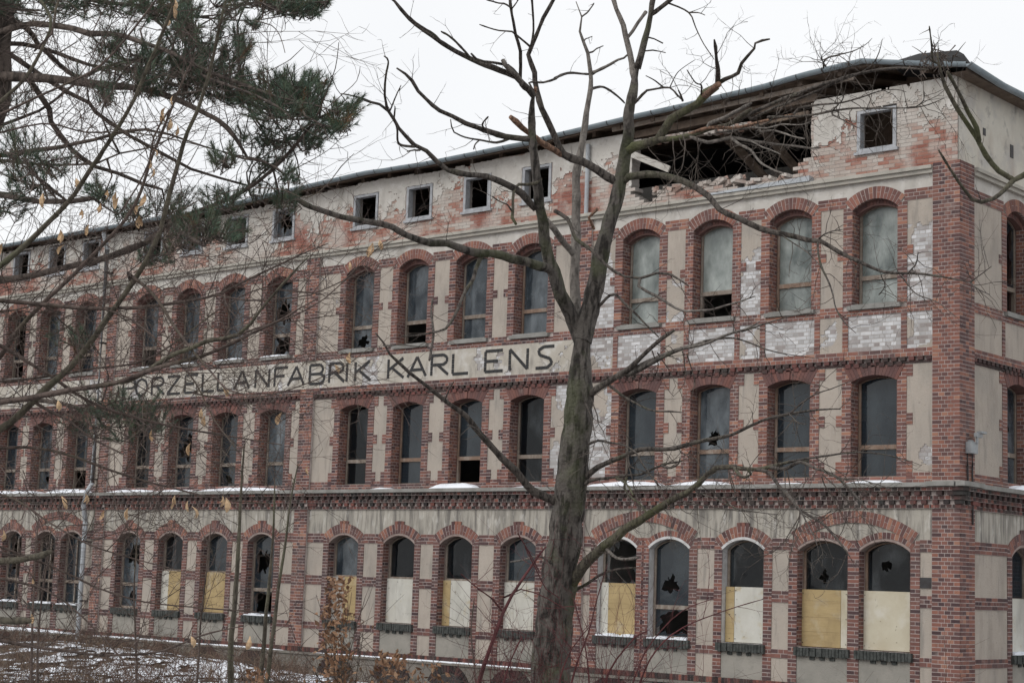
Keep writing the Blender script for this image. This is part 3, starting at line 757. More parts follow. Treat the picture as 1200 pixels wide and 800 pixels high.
gspec = [
 ([(1, Pl)], 2.93, ((.12, .05, .13), None), False), ([(.79, Y_), (.21, Pl)], 2.93, ((.1, -.2, .12), None), False),
 ([(.22, Y_), (.78, Wt)], 2.93, (None, None), False), (None, 0, ((.1, -.25, .2), 'shards'), True), ([(.2, Wt), (.8, Y_)], 2.93, ('shards', None), True),
 ([(.22, Wt), (.78, Wt)], 2.86, (None, None), False), ([(.24, Y_), (.76, Wt)], 2.86, (None, None), False), ([(.33, Wt), (.67, Wt)], 2.86, (None, None), False), ([(.42, Gy), (.58, Y_)], 2.86, (None, None), False),
 (None, 0, ((.2, 0, .33), 'shards'), True), ([(1, Y_)], 2.86, (None, None), False), ([(.3, Wt), (.7, Y_)], 2.86, (None, None), False), (None, 0, ((0, .1, .3), (0, 0, .15)), False),
 (None, 0, (None, None), True), (None, 0, ((0, 0, .3), None), True), (None, 0, ('shards', None), True), (None, 0, (None, None), True), (None, 0, (None, None), True)]
for i, (c, w, s) in enumerate(GF):
    b, bt, hl, sn = gspec[i]
    window(FR, c, w-.01, 1.785, 3.69, .20, .16 if i in (2, 3, 4) else .20, 2.45 if not b else 2.86, WS if i not in (0, 1) else WR, [M_glass, M_glass, M_deep, M_glass, M_deep, M_glass, M_deep, M_deep, M_blue, M_glass, M_glass, M_deep, M_blue, M_glass, M_deep, M_glass, M_glass, M_deep][i] if i > 1 else M_deep, hl, b, bt, muntin=(i > 12), snow=sn)

# ================================================================ attic
ATTC = [1.78] + [10.78, 12.67, 14.62, 16.53, 19.68, 21.58, 23.50, 25.30, 28.3, 30.05, 31.95, 33.75]
AW, AZ0, AZ1 = .445, 11.76, 12.62
HOLE = [(3.33, 13.3), (3.33, 11.80), (3.70, 11.72), (3.78, 11.42), (5.0, 11.38), (5.5, 11.50), (6.4, 11.50), (6.8, 11.58), (7.2, 11.56), (7.45, 11.36), (7.66, 11.34), (7.82, 11.55), (7.96, 11.74), (7.96, 12.86), (7.3, 12.95), (5.9, 12.80), (4.6, 12.66), (3.4, 12.70), (3.4, 13.3)]
def inpoly(x, y, P):
    r = False; n = len(P)
    for i in range(n):
        (x0, y0), (x1, y1) = P[i], P[(i+1) % n]
        if (y0 > y) != (y1 > y) and x < (x1-x0)*(y-y0)/(y1-y0)+x0: r = not r
    return r
HOLE2 = [(3.33, 13.4), (3.33, 11.80), (3.70, 11.72), (3.78, 11.42), (5.0, 11.38), (5.5, 11.50), (6.4, 11.50), (6.8, 11.58), (7.2, 11.56), (7.45, 11.36), (7.66, 11.34), (7.82, 11.55), (7.96, 11.74), (7.96, 13.4)]
GUT = [(-0.25, 13.11), (.95, 13.37), (1.87, 13.57), (3.11, 13.51), (4.14, 13.42), (6.22, 13.32), (7.5, 13.28), (9.83, 13.17), (10.73, 13.11), (14.19, 13.05), (16.09, 13.09), (18.72, 13.00), (22.2, 12.84), (32.64, 12.83), (UE, 12.83)]
def gz(u):
    for i in range(len(GUT)-1):
        if u <= GUT[i+1][0]:
            a, b = GUT[i], GUT[i+1]; return a[1]+(b[1]-a[1])*max(0, (u-a[0])/(b[0]-a[0]))
    return GUT[-1][1]
def top(u): return min(13.02, gz(u)-.13)
att = MB(); abed = MB()
def attic_ops(u, z):
    for c in ATTC:
        if abs(u-c) < AW+.02 and AZ0-.02 < z < AZ1+.02: return True
    return False
n = 0; z = 11.28; k = 0
while z < 13.0:
    u = -.0 + (.125 if k % 2 else 0) - .25
    while u < UE:
        segs_ = [(max(0, u), min(UE, u+.25))]
        for c in ATTC:      # clip the bricks that run into a window
            if AZ0-.04 < z+.038 < AZ1+.02:
                ns = []
                for (a, b) in segs_:
                    if b <= c-AW or a >= c+AW: ns.append((a, b)); continue
                    if a < c-AW-.01: ns.append((a, c-AW))
                    if b > c+AW+.01: ns.append((c+AW, b))
                segs_ = ns
        if 11.78 < z < 13.3:
            ns = []
            for (a, b) in segs_:
                if a < 3.33 < b: b = 3.33-RNG.uniform(0, .03)
                if a < 7.97 < b: a = 7.97+RNG.uniform(0, .03)
                ns.append((a, b))
            segs_ = ns
        for (a, b) in segs_:
            if b-a < .02: continue
            m_ = (a+b)/2
            if inpoly(m_, z+.038, HOLE2) or z+.06 > top(m_)+ .03*mnoise.noise(Vector((m_*3, 0, 0))): continue
            near = any(inpoly(m_+dx, z+.038+dz, HOLE2) for dx, dz in ((.2, 0), (-.2, 0), (0, .12), (0, -.12)))
            t = min(1, max(0, .56+fb(m_, z, .55, 31)*1.5+RNG.uniform(-.28, .28)+(z-12.0)*.25+(.22 if m_ < 3.4 else 0)))
            jit = RNG.uniform(-.03, .04) if near else 0
            att.box(FR, a+.004, b-.004, z+.004, z+H-.005, -.02 if not near else -.22, .006+RNG.uniform(-.001, .002)+max(0, jit*.5), .35+.65*t if near else t)
            abed.box(FR, a, b, z, z+H, -.30, .0, back=True)
        u += .25
    z += H; k += 1
tag(att.build('attic_brickwork', M_attic, factory), kind='stuff'); tag(abed.build('attic_mortar', M_mortarp, factory), kind='stuff')
def att_keep(u, z):
    if inpoly(u, z, HOLE2) or z > top(u)-.01: return -1
    for c in ATTC:
        if abs(u-c) < AW+.03 and AZ0-.03 < z < AZ1+.03: return -1
    if 3.25 < u < 8.05 and 11.3 < z: return -1 if (u < 7.9 or z < 11.8) else .2
    f = fb(u, z, .9, 2)*1.0 + fb(u, z, 3.4, 12)*.75 + fb(u, z, 9, 22)*.35
    if u < 3.4: return (z-12.5)*.7 + f*.7 + (.25 if u > 2.6 and z > 12 else 0)
    if u < 10.3: return (z-12.15)*.7 + f*.7 - .05
    if u < 18.6: return (z-12.15)*.75 + f*.8 + (.25 if u < 12.0 else 0) - (.15 if 12.8 < u < 14.2 else 0)
    return (z-12.25)*.55 + f*.85
for (a, b) in ((0, 3.4), (7.9, 18.0), (18.0, 27.0), (27.0, UE)):
    tag(peel_sheet(FR, a, b, 11.28, 13.02, .022, .02, att_keep, cell=.038 if a < 20 else .06).build('attic_plaster', M_attp, factory), kind='stuff')
# side attic wall, plastered
mb = MB()
mb.quad([SD(0.0, 11.2, .012), SD(VE, 11.2, .012), SD(VE, 13.0, .012), SD(0.0, 13.0, .012)]); mb.build('side_attic_plaster', M_gable, factory)
mb = MB(); mb.box(SD, 1.05, 1.17, 12.05, 12.2, 0, .02); mb.build('wall_vent', M_iron, factory)
mb = MB(); mb.box(SD, 2.28, 2.42, 11.85, 12.12, 0, .025); mb.build('wall_vent', M_iron, factory)
# cornice
mb = MB()
mb.box(FR, .5, UE, 11.12, 11.20, -.02, .10); mb.box(FR, .5, UE, 11.20, 11.27, -.02, .15)
mb.box(SD, .54, VE, 11.12, 11.20, -.02, .10); mb.box(SD, .54, VE, 11.20, 11.27, -.02, .15); mb.build('cornice', M_corn, factory)
mb = MB(); mb.prism(FR, [(3.25, 11.275), (5.9, 11.275), (5.9, 11.31), (3.25, 11.39)], .0, .175, back=True); mb.build('metal_flashing', M_zinc, factory)
# attic windows
for i, c in enumerate(ATTC):
    mb = MB(); P = outline(c, AW, AZ0, None, AZ1, 0)
    Q = outline(c, AW-.075, AZ0+.065, None, AZ1-.06, 0); ring(mb, FR, P, Q, -.13, .03)
    mb.box(FR, c-AW-.05, c+AW+.05, AZ0-.06, AZ0, -.02, .07)
    if i % 4 == 2: mb.box(FR, c-.25, c-.22, AZ0, AZ1, -.15, -.1)
    o = mb.build('attic_window', M_whitep, factory)
    if i in (5, 7, 12): pane(FR, Q, -.12, M_blue, o, (.05, .05, .25))
# roof and its timbers
EAVE_D = .30
def rz(u, y):      # roof surface height at distance y behind the eave
    return y*.20
roof = MB(); NU = 60
ridge_y = 7.0
def roofpt(u, y, dz=0):
    lim = u+.30
    base = gz(max(u, 0))+.02
    return (-u, y, base+dz+(y+EAVE_D)*.20)
us = [-.30+ (UE+.30)*(i/NU)**1.0 for i in range(NU+1)]
for i in range(NU):
    a, b = us[i], us[i+1]
    # hipped at the corner: a strip reaches as far back as the hip allows
    ya, yb = min(ridge_y, a), min(ridge_y, b)
    for dz in (0, -.06):
        roof.quad([roofpt(a, -EAVE_D-.05, dz), roofpt(b, -EAVE_D-.05, dz), roofpt(b, max(-EAVE_D, yb), dz), roofpt(a, max(-EAVE_D, ya), dz)])
# back and side slopes
def rp(x, y, z): return (x, y, z)
hz = gz(7)+.02+(7+.3)*.2
roof.quad([(.33, -.35, 13.12), (.33, VE+.1, 13.12), (-7, VE+.1, hz), (-7, 7, hz)])
roof.quad([(-7, 7, hz), (-UE, 7, gz(UE)+1.5), (-UE, 14.3, 12.9), (-7, 14.3, 12.9)])
roof.quad([(-7, 7, hz), (-7, 14.3, 12.9), (.33, 14.3, 12.9), (.33, VE+.1, 13.12), (-7, VE+.1, hz)])
roof.build('roof', M_felt, factory)
mb = MB()
for i in range(NU):
    a, b = us[i], us[i+1]
    if b < .1: continue
    mb.quad([roofpt(a, -EAVE_D, -.075), roofpt(b, -EAVE_D, -.075), roofpt(b, max(0.3, min(ridge_y, b)), -.075), roofpt(a, max(.3, min(ridge_y, a)), -.075)])
for i in range(NU):
    a, b = us[i], us[i+1]
    if .1 < a < ridge_y:
        p, q = roofpt(a, max(.3, min(ridge_y, a)), -.075), roofpt(b, max(.3, min(ridge_y, b)), -.075)
        mb.quad([p, q, (q[0], q[1], 12.6), (p[0], p[1], 12.6)])
mb.build('roof_boards', M_attroom, factory)
u = .6
while u < UE:
    mb = MB(); y1 = min(6.8, u); p = roofpt(u, -EAVE_D+.03 if u < 8.5 else .05, -.2); q = roofpt(u, y1, -.2)
    for dx in (.05,):
        x0, x1 = p[0]-dx, p[0]+dx
        mb.quad([(x0, p[1], p[2]), (x1, p[1], p[2]), (x1, q[1], q[2]), (x0, q[1], q[2])])
        mb.quad([(x0, p[1], p[2]), (x0, q[1], q[2]), (x0, q[1], q[2]+.125), (x0, p[1], p[2]+.125)])
        mb.quad([(x1, p[1], p[2]), (x1, q[1], q[2]), (x1, q[1], q[2]+.125), (x1, p[1], p[2]+.125)])
        mb.quad([(x0, p[1], p[2]), (x1, p[1], p[2]), (x1, p[1], p[2]+.125), (x0, p[1], p[2]+.125)])
    mb.build('rafter', M_beam, factory); u += .95
def beam(name, p, q, w, h, m, parent=factory):
    p, q = Vector(p), Vector(q); d = (q-p).normalized(); s = d.cross(Vector((0, 0, 1))).normalized(); t = s.cross(d)
    mb = MB(); A = [p+s*a*w/2+t*b*h/2 for a, b in ((-1, -1), (1, -1), (1, 1), (-1, 1))]; B = [a+(q-p) for a in A]
    mb.quad(A); mb.quad(B[::-1])
    for i in range(4): j = (i+1) % 4; mb.quad([A[i], A[j], B[j], B[i]])
    return mb.build(name, m, parent)
beam('wall_plate', (-8.6, .12, 12.96), (-3.2, .10, 13.10), .16, .16, M_beam)
beam('fallen_lath', (-4.7, -.02, 12.72), (-3.35, -.05, 12.76), .05, .10, M_beam)
beam('eaves_lath', (-8.4, -.22, 13.10), (-2.2, -.2, 13.30), .04, .10, M_wood)
beam('broken_plank', (-7.98, -.06, 12.52), (-6.98, .05, 12.05), .05, .15, M_beamp)
beam('attic_post', (-8.02, .05, 11.38), (-8.02, .05, 12.95), .12, .12, M_reveal)
beam('attic_strut', (-6.3, .9, 13.1), (-5.2, 2.6, 11.3), .16, .14, M_beam); beam('attic_strut', (-5.3, .9, 13.1), (-4.3, 2.4, 11.3), .16, .14, M_beam)
beam('attic_purlin', (-12, 3.0, 13.55), (-2.6, 3.0, 13.75), .18, .2, M_beam)
# hanging course of broken masonry above the hole
mb = MB(); u = 3.4
for kk in range(30):
    u = 4.8+kk*.105
    if u > 7.9: break
    zc_ = 12.72+.03*(u-4.8)/3
    mb.box(FR, u+.003, u+.10, zc_-RNG.uniform(.0, .05), zc_+.09, -.2, .01+RNG.uniform(-.04, .03), RNG.uniform(.4, 1), back=True)
mb.build('hanging_brick_course', M_attic, factory)
# tumbled bricks on the lower rim
for kk in range(64):
    u = RNG.uniform(3.9, 7.4); zt = 11.46
    mb = MB(); L_, Hh, Dd = .24, .07, .115; a = RNG.uniform(-.5, .5); t = RNG.uniform(.45, 1)
    R_ = Matrix.Rotation(a, 3, 'Y') @ Matrix.Rotation(RNG.uniform(-.8, .8), 3, 'Z') @ Matrix.Rotation(RNG.choice((0, 0, .6, 1.4)), 3, 'X'); P0 = Vector((-u, RNG.uniform(-.02, .22), (11.40 if u < 5 else 11.52)+RNG.uniform(.0, .13)))
    V = [P0 + R_ @ Vector((x*L_/2, y*Dd/2, zz*Hh/2)) for x in (-1, 1) for y in (-1, 1) for zz in (-1, 1)]
    for f in ((0, 1, 3, 2), (4, 6, 7, 5), (0, 4, 5, 1), (2, 3, 7, 6), (1, 5, 7, 3), (0, 2, 6, 4)): mb.quad([V[i] for i in f], t)
    mb.build('loose_brick', M_attic, factory)
# gutter with brackets
def half_pipe(name, pts, r, m, parent, full=False):
    mb = MB(); n = 10; rings = []
    for i, p in enumerate(pts):
        p = Vector(p); a = Vector(pts[max(0, i-1)]); b = Vector(pts[min(len(pts)-1, i+1)]); d = (b-a).normalized()
        s = d.cross(Vector((0, 0, 1))).normalized()
        if s.length < .1: s = Vector((1, 0, 0))
        t = s.cross(d); lim = 2*pi if full else pi
        rings.append([p + s*(r*cos(pi+lim*k/n)) + t*(r*sin(pi+lim*k/n)) for k in range(n+1)])
    for i in range(len(pts)-1):
        for k in range(n): mb.quad([rings[i][k], rings[i+1][k], rings[i+1][k+1], rings[i][k+1]])
    return mb.build(name, m, parent, smooth=True)
gp = []
for i in range(len(GUT)-1):
    a, b = GUT[i], GUT[i+1]; m_ = max(1, int((b[0]-a[0])/.5))
    for j in range(m_): u = a[0]+(b[0]-a[0])*j/m_; gp.append((-u if i or j else .42, -.42, gz(u)+.015*mnoise.noise(Vector((u, 0, 0)))))
gp.append((-UE, -.42, 12.83))
g = half_pipe('gutter', gp, .085, M_gutter, factory)
half_pipe('gutter', [(.42, -.47+i*.5, 13.11-.09*min(1, i/3)+.03*(i/6)) for i in range(20)], .085, M_gutter, factory)
for i in range(0, 60):
    u = .3+i*.62
    if u > UE: break
    mb = MB(); z0 = gz(u)
    for k in range(8):
        a0 = pi+pi*k/8; a1 = pi+pi*(k+1)/8
        mb.quad([(-u-.012, -.42+.093*cos(a0), z0+.093*sin(a0)), (-u+.012, -.42+.093*cos(a0), z0+.093*sin(a0)), (-u+.012, -.42+.093*cos(a1), z0+.093*sin(a1)), (-u-.012, -.42+.093*cos(a1), z0+.093*sin(a1))])
    mb.build('gutter_bracket', M_iron, factory)
mb = MB()
for i in range(NU):
    a, b = us[i], us[i+1]
    mb.quad([(-a, -.335, gz(max(0, a))-.09), (-b, -.335, gz(max(0, b))-.09), (-b, -.335, gz(max(0, b))+.01), (-a, -.335, gz(max(0, a))+.01)])
mb.quad([(.335, -.335, 12.98), (.335, VE, 12.98), (.335, VE, 13.1), (.335, -.335, 13.1)])
mb.quad([(0, -.335, 12.99), (.335, -.335, 12.98), (.335, VE, 12.98), (0, VE, 12.99)]); mb.build('fascia_board', M_beam, factory)
# torn roofing at the corner
mb = MB(); P = [(-1.55, .35, 13.62), (-1.0, .30, 13.72), (-.2, .35, 13.66), (.0, .25, 13.52), (.12, .15, 13.30), (-.6, -.1, 13.35), (-1.5, -.1, 13.5)]
Qq = [(x*.9-.1, y+.7, z-.12) for x, y, z in P]
mb.quad(P); mb.quad(Qq)
for i in range(len(P)): j = (i+1) % len(P); mb.quad([P[i], P[j], Qq[j], Qq[i]])
mb.build('torn_roofing', M_felt, factory)
# downpipe
half_pipe('downpipe', [(-27.22, -.40, 12.7), (-27.22, -.22, 12.2), (-27.22, -.20, 5.3), (-27.22, -.40, 5.0), (-27.3, -.40, 4.7), (-27.4, -.22, 4.2), (-27.4, -.22, .2)], .07, M_zinc, factory, full=True)
for zz in (11.5, 9.4, 7.2, 5.4, 3.6, 1.9): 
    mb = MB(); mb.box(FR, 27.14 if zz > 5 else 27.3, 27.3 if zz > 5 else 27.5, zz, zz+.04, 0, .27); mb.build('pipe_bracket', M_iron, factory)
half_pipe('vent_pipe', [(-9.2, -.09, 11.27), (-9.2, -.09, 12.9)], .05, M_zinc, factory, full=True)
mb = MB(); mb.box(FR, .52, .77, 3.02, 3.22, .0, .035); mb.build('wall_plate_sign', M_iron, factory)
# rooms: floors, ceilings, back wall
rm = MB()
for zf in (1.2, 4.75, 8.2, 11.15):
    rm.quad([(-.3, .42, zf), (-UE, .42, zf), (-UE, 8, zf), (-.3, 8, zf)])
rm.quad([(-.3, 8, 0), (-UE, 8, 0), (-UE, 8, 14), (-.3, 8, 14)])
for (a, b) in PIL[1:-1]:
    rm.quad([(-a-.1, .42, 0), (-a-.1, 8, 0), (-a-.1, 8, 11.1), (-a-.1, .42, 11.1)])
rm.quad([(-UE, .0, 0), (-UE, 14, 0), (-UE, 14, 13), (-UE, 0, 13)]); rm.build('inner_walls_and_floors', M_room, factory)
mb = MB(); mb.quad([(0, VE, -.5), (0, 14, -.5), (0, 14, 13), (0, VE, 13)]); mb.quad([(0, 14, -.5), (-UE, 14, -.5), (-UE, 14, 13), (0, 14, 13)]); mb.quad([(-UE, 0, -.5), (-UE, 14, -.5), (-UE, 14, 13), (-UE, 0, 13)])
mb.quad([(-UE+.01, 0, 12.9), (-UE+.01, 14, 12.9), (-UE+.01, 7, 14.4)])
mb.build('rear_walls', M_plastg, factory)

# ---- the lettering: strokes laid out in short black tiles
GL = {'P': [((0, 0), (0, 1)), ((0, 1), (.55, 1), (.7, .85), (.7, .62), (.55, .5), (0, .5))],
 'O': [((.35, 1), (.1, .85), (0, .5), (.1, .15), (.35, 0), (.6, .15), (.7, .5), (.6, .85), (.35, 1))],
 'R': [((0, 0), (0, 1)), ((0, 1), (.5, 1), (.65, .87), (.65, .65), (.5, .52), (0, .52)), ((.25, .52), (.72, 0))],
 'Z': [((0, 1), (.7, 1), (0, 0), (.75, 0))], 'E': [((0, 0), (0, 1)), ((0, 1), (.7, 1)), ((0, .5), (.5, .5)), ((0, 0), (.72, 0))],
 'L': [((0, 1), (0, 0), (.65, 0))], 'A': [((0, 0), (.4, 1), (.8, 0)), ((.18, .35), (.62, .35))], 'N': [((0, 0), (0, 1), (.7, 0), (.7, 1))],
 'F': [((0, 0), (0, 1)), ((0, 1), (.65, 1)), ((0, .55), (.5, .55))],
 'B': [((0, 0), (0, 1)), ((0, 1), (.5, 1), (.62, .85), (.62, .66), (.5, .52), (0, .52)), ((.5, .52), (.7, .38), (.7, .15), (.52, 0), (0, 0))],
 'I': [((0, 0), (0, 1))], 'K': [((0, 0), (0, 1)), ((.65, 1), (0, .42)), ((.15, .55), (.7, 0))],
 'S': [((.75, 1), (.35, 1), (.15, .85), (.2, .62), (.6, .42), (.68, .2), (.5, 0), (.05, 0))]}
TXT = [('P', 26.27), ('O', 25.69), ('R', 24.93), ('Z', 24.23), ('E', 23.44), ('L', 22.68), ('L', 22.02), ('A', 21.33), ('N', 20.46), ('F', 19.69), ('A', 19.16), ('B', 18.32), ('R', 17.58), ('I', 16.93), ('K', 16.62),
       ('K', 15.44), ('A', 14.76), ('R', 13.95), ('L', 13.24), ('E', 12.19), ('N', 11.42), ('S', 10.66)]
letters = sub('lettering', factory)
LH, LZ, LW = .49, 7.79, .60
for ch, ul in TXT:
    mb = MB(); sc = 1.0
    for st in GL[ch]:
        for i in range(len(st)-1):
            (x0, y0), (x1, y1) = st[i], st[i+1]
            p = Vector((ul-x0*sc*.78, LZ+y0*LH)); q = Vector((ul-x1*sc*.78, LZ+y1*LH)); L_ = (q-p).length
            m_ = max(1, round(L_/.125)); d = (q-p)/m_; nn = Vector((-d.y, d.x)).normalized()*.035
            for j in range(m_):
                a = p+d*j; b = a+d*(.93 if m_ > 1 else 1)
                mb.prism(FR, [tuple(a-nn), tuple(b-nn), tuple(b+nn), tuple(a+nn)], .02, .034+RNG.uniform(0, .002))
    o = mb.build('letter', M_letter, letters); o['label'] = 'black tiled letter '+ch

# ---- electrical fitting on the corner
fit = empty('cable_bracket', (.09, .3, 5.7))
tag(fit, 'small grey electrical fitting with hanging dark cable on the corner pilaster above the ledge', 'electrical fitting')
def lb(name, boxes, m):
    mb = MB()
    for (x0, x1, y0, y1, z0, z1) in boxes:
        mb.box(lambda a, b_, c_: (a, b_, c_), x0, x1, y0, y1, z0, z1, back=True)
    o = mb.build(name, m, fit); return o
lb('junction_box', [(0, .12, -.16, .12, -.10, .12), (.0, .07, -.08, .04, .12, .16)], M_lamp)
lb('floodlight', [(.10, .16, -.02, .24, .22, .30), (.12, .15, .02, .08, .10, .24), (.10, .2, .10, .34, .30, .34)], M_lamp)
for yy, dz in ((-.12, -.62), (.08, -1.45)):
    o = half_pipe('cable', [(.02, yy, -.08), (.03, yy-.02, -.35), (.02, yy+.02, dz)], .018, M_iron, fit, full=True)
# ================================================================ ground
def terrain(x, y):
    d = -y      # distance in front of the wall
    base = .12+.95/(1+math.exp(-(d-6)/1.6))
    base += .18*mnoise.noise(Vector((x*.12, y*.12, 0)))+.05*mnoise.noise(Vector((x*.7, y*.7, 3)))
    # brushy bank in front of the far bays
    base += .45*math.exp(-((x+13.0)/5.5)**2-((d-11.5)/3.0)**2)
    if y > 0: base = .1
    return base
M_ground = mat('leaf_litter_ground', (0.105, 0.075, 0.052), 0.95, (0.05, 0.038, 0.028), 2.5, 0.8, 12,
    extra=blotch((0.78, 0.80, 0.85), 1.3, 0.53, 0.57, 1.0, detail=12))
gm = MB(); N_ = 110
xs = [-48+ (86)*i/N_ for i in range(N_+1)]; ys = [-38+(40)*i/N_ for i in range(N_+1)]
g = [[(x, y, terrain(x, y)) for y in ys] for x in xs]
for i in range(N_):
    for j in range(N_): gm.quad([g[i][j], g[i+1][j], g[i+1][j+1], g[i][j+1]])
go = gm.build('ground', M_ground, smooth=True); tag(go, kind='structure')
gm = MB(); gm.quad([(-1500, -1500, -.3), (1500, -1500, -.3), (1500, 1500, -.3), (-1500, 1500, -.3)])
tag(gm.build('far_ground', M_ground), kind='structure')
# ================================================================ trees
def bark(name, col, var, moss=None, mlo=.5, mhi=.62, amt=.8, fiss=26, fz=.22, dark=(0.022, 0.019, 0.017), famt=.8):
    ch = [blotch(dark, fiss, .47, .60, famt, (1, 1, fz), 3)]
    if moss: ch.append(blotch(moss, 2.6, mlo, mhi, amt))
    return mat(name, col, 0.95, var, 3.5, 0.9, 34, extra=chain(*ch))
M_bark = bark('fissured_mossy_bark', (0.14, 0.125, 0.112), (0.08, 0.071, 0.063), (0.078, 0.088, 0.045), .50, .63, .6, fiss=20, famt=.9)
M_branch = bark('grey_branch_bark', (0.135, 0.117, 0.103), (0.072, 0.062, 0.055), (0.095, 0.10, 0.055), .55, .68, .5, fiss=40)
M_mossb = bark('mossy_branch_bark', (0.135, 0.122, 0.092), (0.075, 0.066, 0.05), (0.125, 0.138, 0.06), .47, .64, .6, fiss=40, famt=.65)
M_deadw = bark('bare_dead_wood', (0.235, 0.212, 0.19), (0.14, 0.125, 0.112), fiss=36, famt=.5)
M_split = bark('split_orange_wood', (0.33, 0.20, 0.135), (0.20, 0.12, 0.085), fiss=40, famt=.6)
M_twig = bark('fine_twig_bark', (0.13, 0.108, 0.092), (0.07, 0.058, 0.05), famt=.4)
M_twigr = bark('reddish_twig_bark', (0.15, 0.115, 0.10), (0.09, 0.067, 0.058), (0.095, 0.092, 0.055), .54, .66, .5, famt=.5)
M_stemg = bark('olive_grey_stem_bark', (0.145, 0.13, 0.10), (0.085, 0.075, 0.055), (0.11, 0.12, 0.07), .5, .66, .5, famt=.5)
M_pinebark = bark('flaking_pine_bark', (0.155, 0.125, 0.108), (0.075, 0.06, 0.052), fiss=18, famt=.7)
M_redstem = bark('crimson_dogwood_bark', (0.15, 0.05, 0.052), (0.09, 0.036, 0.037), famt=.3)
M_needle = mat('pine_needles', one, 0.7, (0.8, 0.8, 0.8), 4, 0, 10, ramp=[(0, (0.16, 0.085, 0.04)), (0.10, (0.13, 0.09, 0.045)), (0.14, (0.09, 0.115, 0.062)), (0.5, (0.06, 0.10, 0.068)), (0.8, (0.09, 0.14, 0.098)), (1, (0.15, 0.18, 0.11))])
M_seed = mat('dry_winged_seed', (0.62, 0.44, 0.27), 0.8, (0.48, 0.33, 0.2), 30, 0.1, 60)
M_leaf = mat('withered_brown_leaf', one, 0.85, (0.8, 0.8, 0.8), 12, 0.1, 60, ramp=[(0, (0.17, 0.10, 0.065)), (0.5, (0.28, 0.155, 0.09)), (1, (0.38, 0.24, 0.15))])
M_thicket = mat('brown_thicket_stems', one, 0.95, (0.8, 0.8, 0.8), 8, 0, 20, ramp=[(0, (0.06, 0.045, 0.035)), (0.5, (0.115, 0.075, 0.055)), (0.8, (0.16, 0.10, 0.08)), (1, (0.22, 0.17, 0.12))])

def smooth(P, Rr, step):
    """Catmull-Rom through points with radii"""
    out = []; rr = []
    n = len(P)
    for i in range(n-1):
        p0 = P[max(0, i-1)]; p1 = P[i]; p2 = P[i+1]; p3 = P[min(n-1, i+2)]
        m_ = max(1, int((p2-p1).length/step))
        for k in range(m_):
            t = k/m_; t2 = t*t; t3 = t2*t
            out.append(0.5*((2*p1)+(p2-p0)*t+(2*p0-5*p1+4*p2-p3)*t2+(3*p1-p0-3*p2+p3)*t3)); rr.append(Rr[i]+(Rr[i+1]-Rr[i])*t)
    out.append(P[-1]); rr.append(Rr[-1]); return out, rr
def tube(mb, P, Rr, sides=6, rough=0.0, tint=0.5, cap=True):
    base = len(mb.v); n = len(P)
    d = (P[1]-P[0]).normalized(); s = d.orthogonal().normalized()
    for i in range(n):
        d = (P[min(n-1, i+1)]-P[max(0, i-1)])
        if d.length < 1e-7: d = Vector((0, 0, 1))
        d.normalize(); s = (s-d*s.dot(d)).normalized(); t = d.cross(s)
        for k in range(sides):
            a = 2*pi*k/sides; dirv = s*cos(a)+t*sin(a); r = Rr[i]
            if rough:
                q = P[i]+dirv*r
                r *= 1+rough*(mnoise.noise(Vector((dirv.x*2.6+P[i].x, dirv.y*2.6+P[i].y, q.z*1.1)))*1.2+mnoise.noise(q*9)*.55+mnoise.noise(Vector((q.x*34, q.y*34, q.z*7)))*.8)
            mb.v.append(tuple(P[i]+dirv*r))
    for i in range(n-1):
        for k in range(sides):
            k2 = (k+1) % sides
            mb.f.append((base+i*sides+k, base+i*sides+k2, base+(i+1)*sides+k2, base+(i+1)*sides+k)); mb.t.append(tint)
    if cap: mb.f.append(tuple(base+(n-1)*sides+k for k in range(sides))); mb.t.append(tint)
def px(pts, t0, t1, wob=.0, seed=0):
    L = [0]
    for i in range(1, len(pts)): L.append(L[-1]+math.dist(pts[i][:2], pts[i-1][:2]))
    out = []
    for i, p in enumerate(pts):
        q = L[i]/L[-1]; out.append(at(p[0], p[1], t0+(t1-t0)*q+wob*mnoise.noise(Vector((q*3, seed, 0)))))
    return out
REG = {}
def to_px(P):
    v = P-CAM_POS; z = v.dot(CF); return 600+FPX*v.dot(CR)/z, 400-FPX*v.dot(CU)/z, z
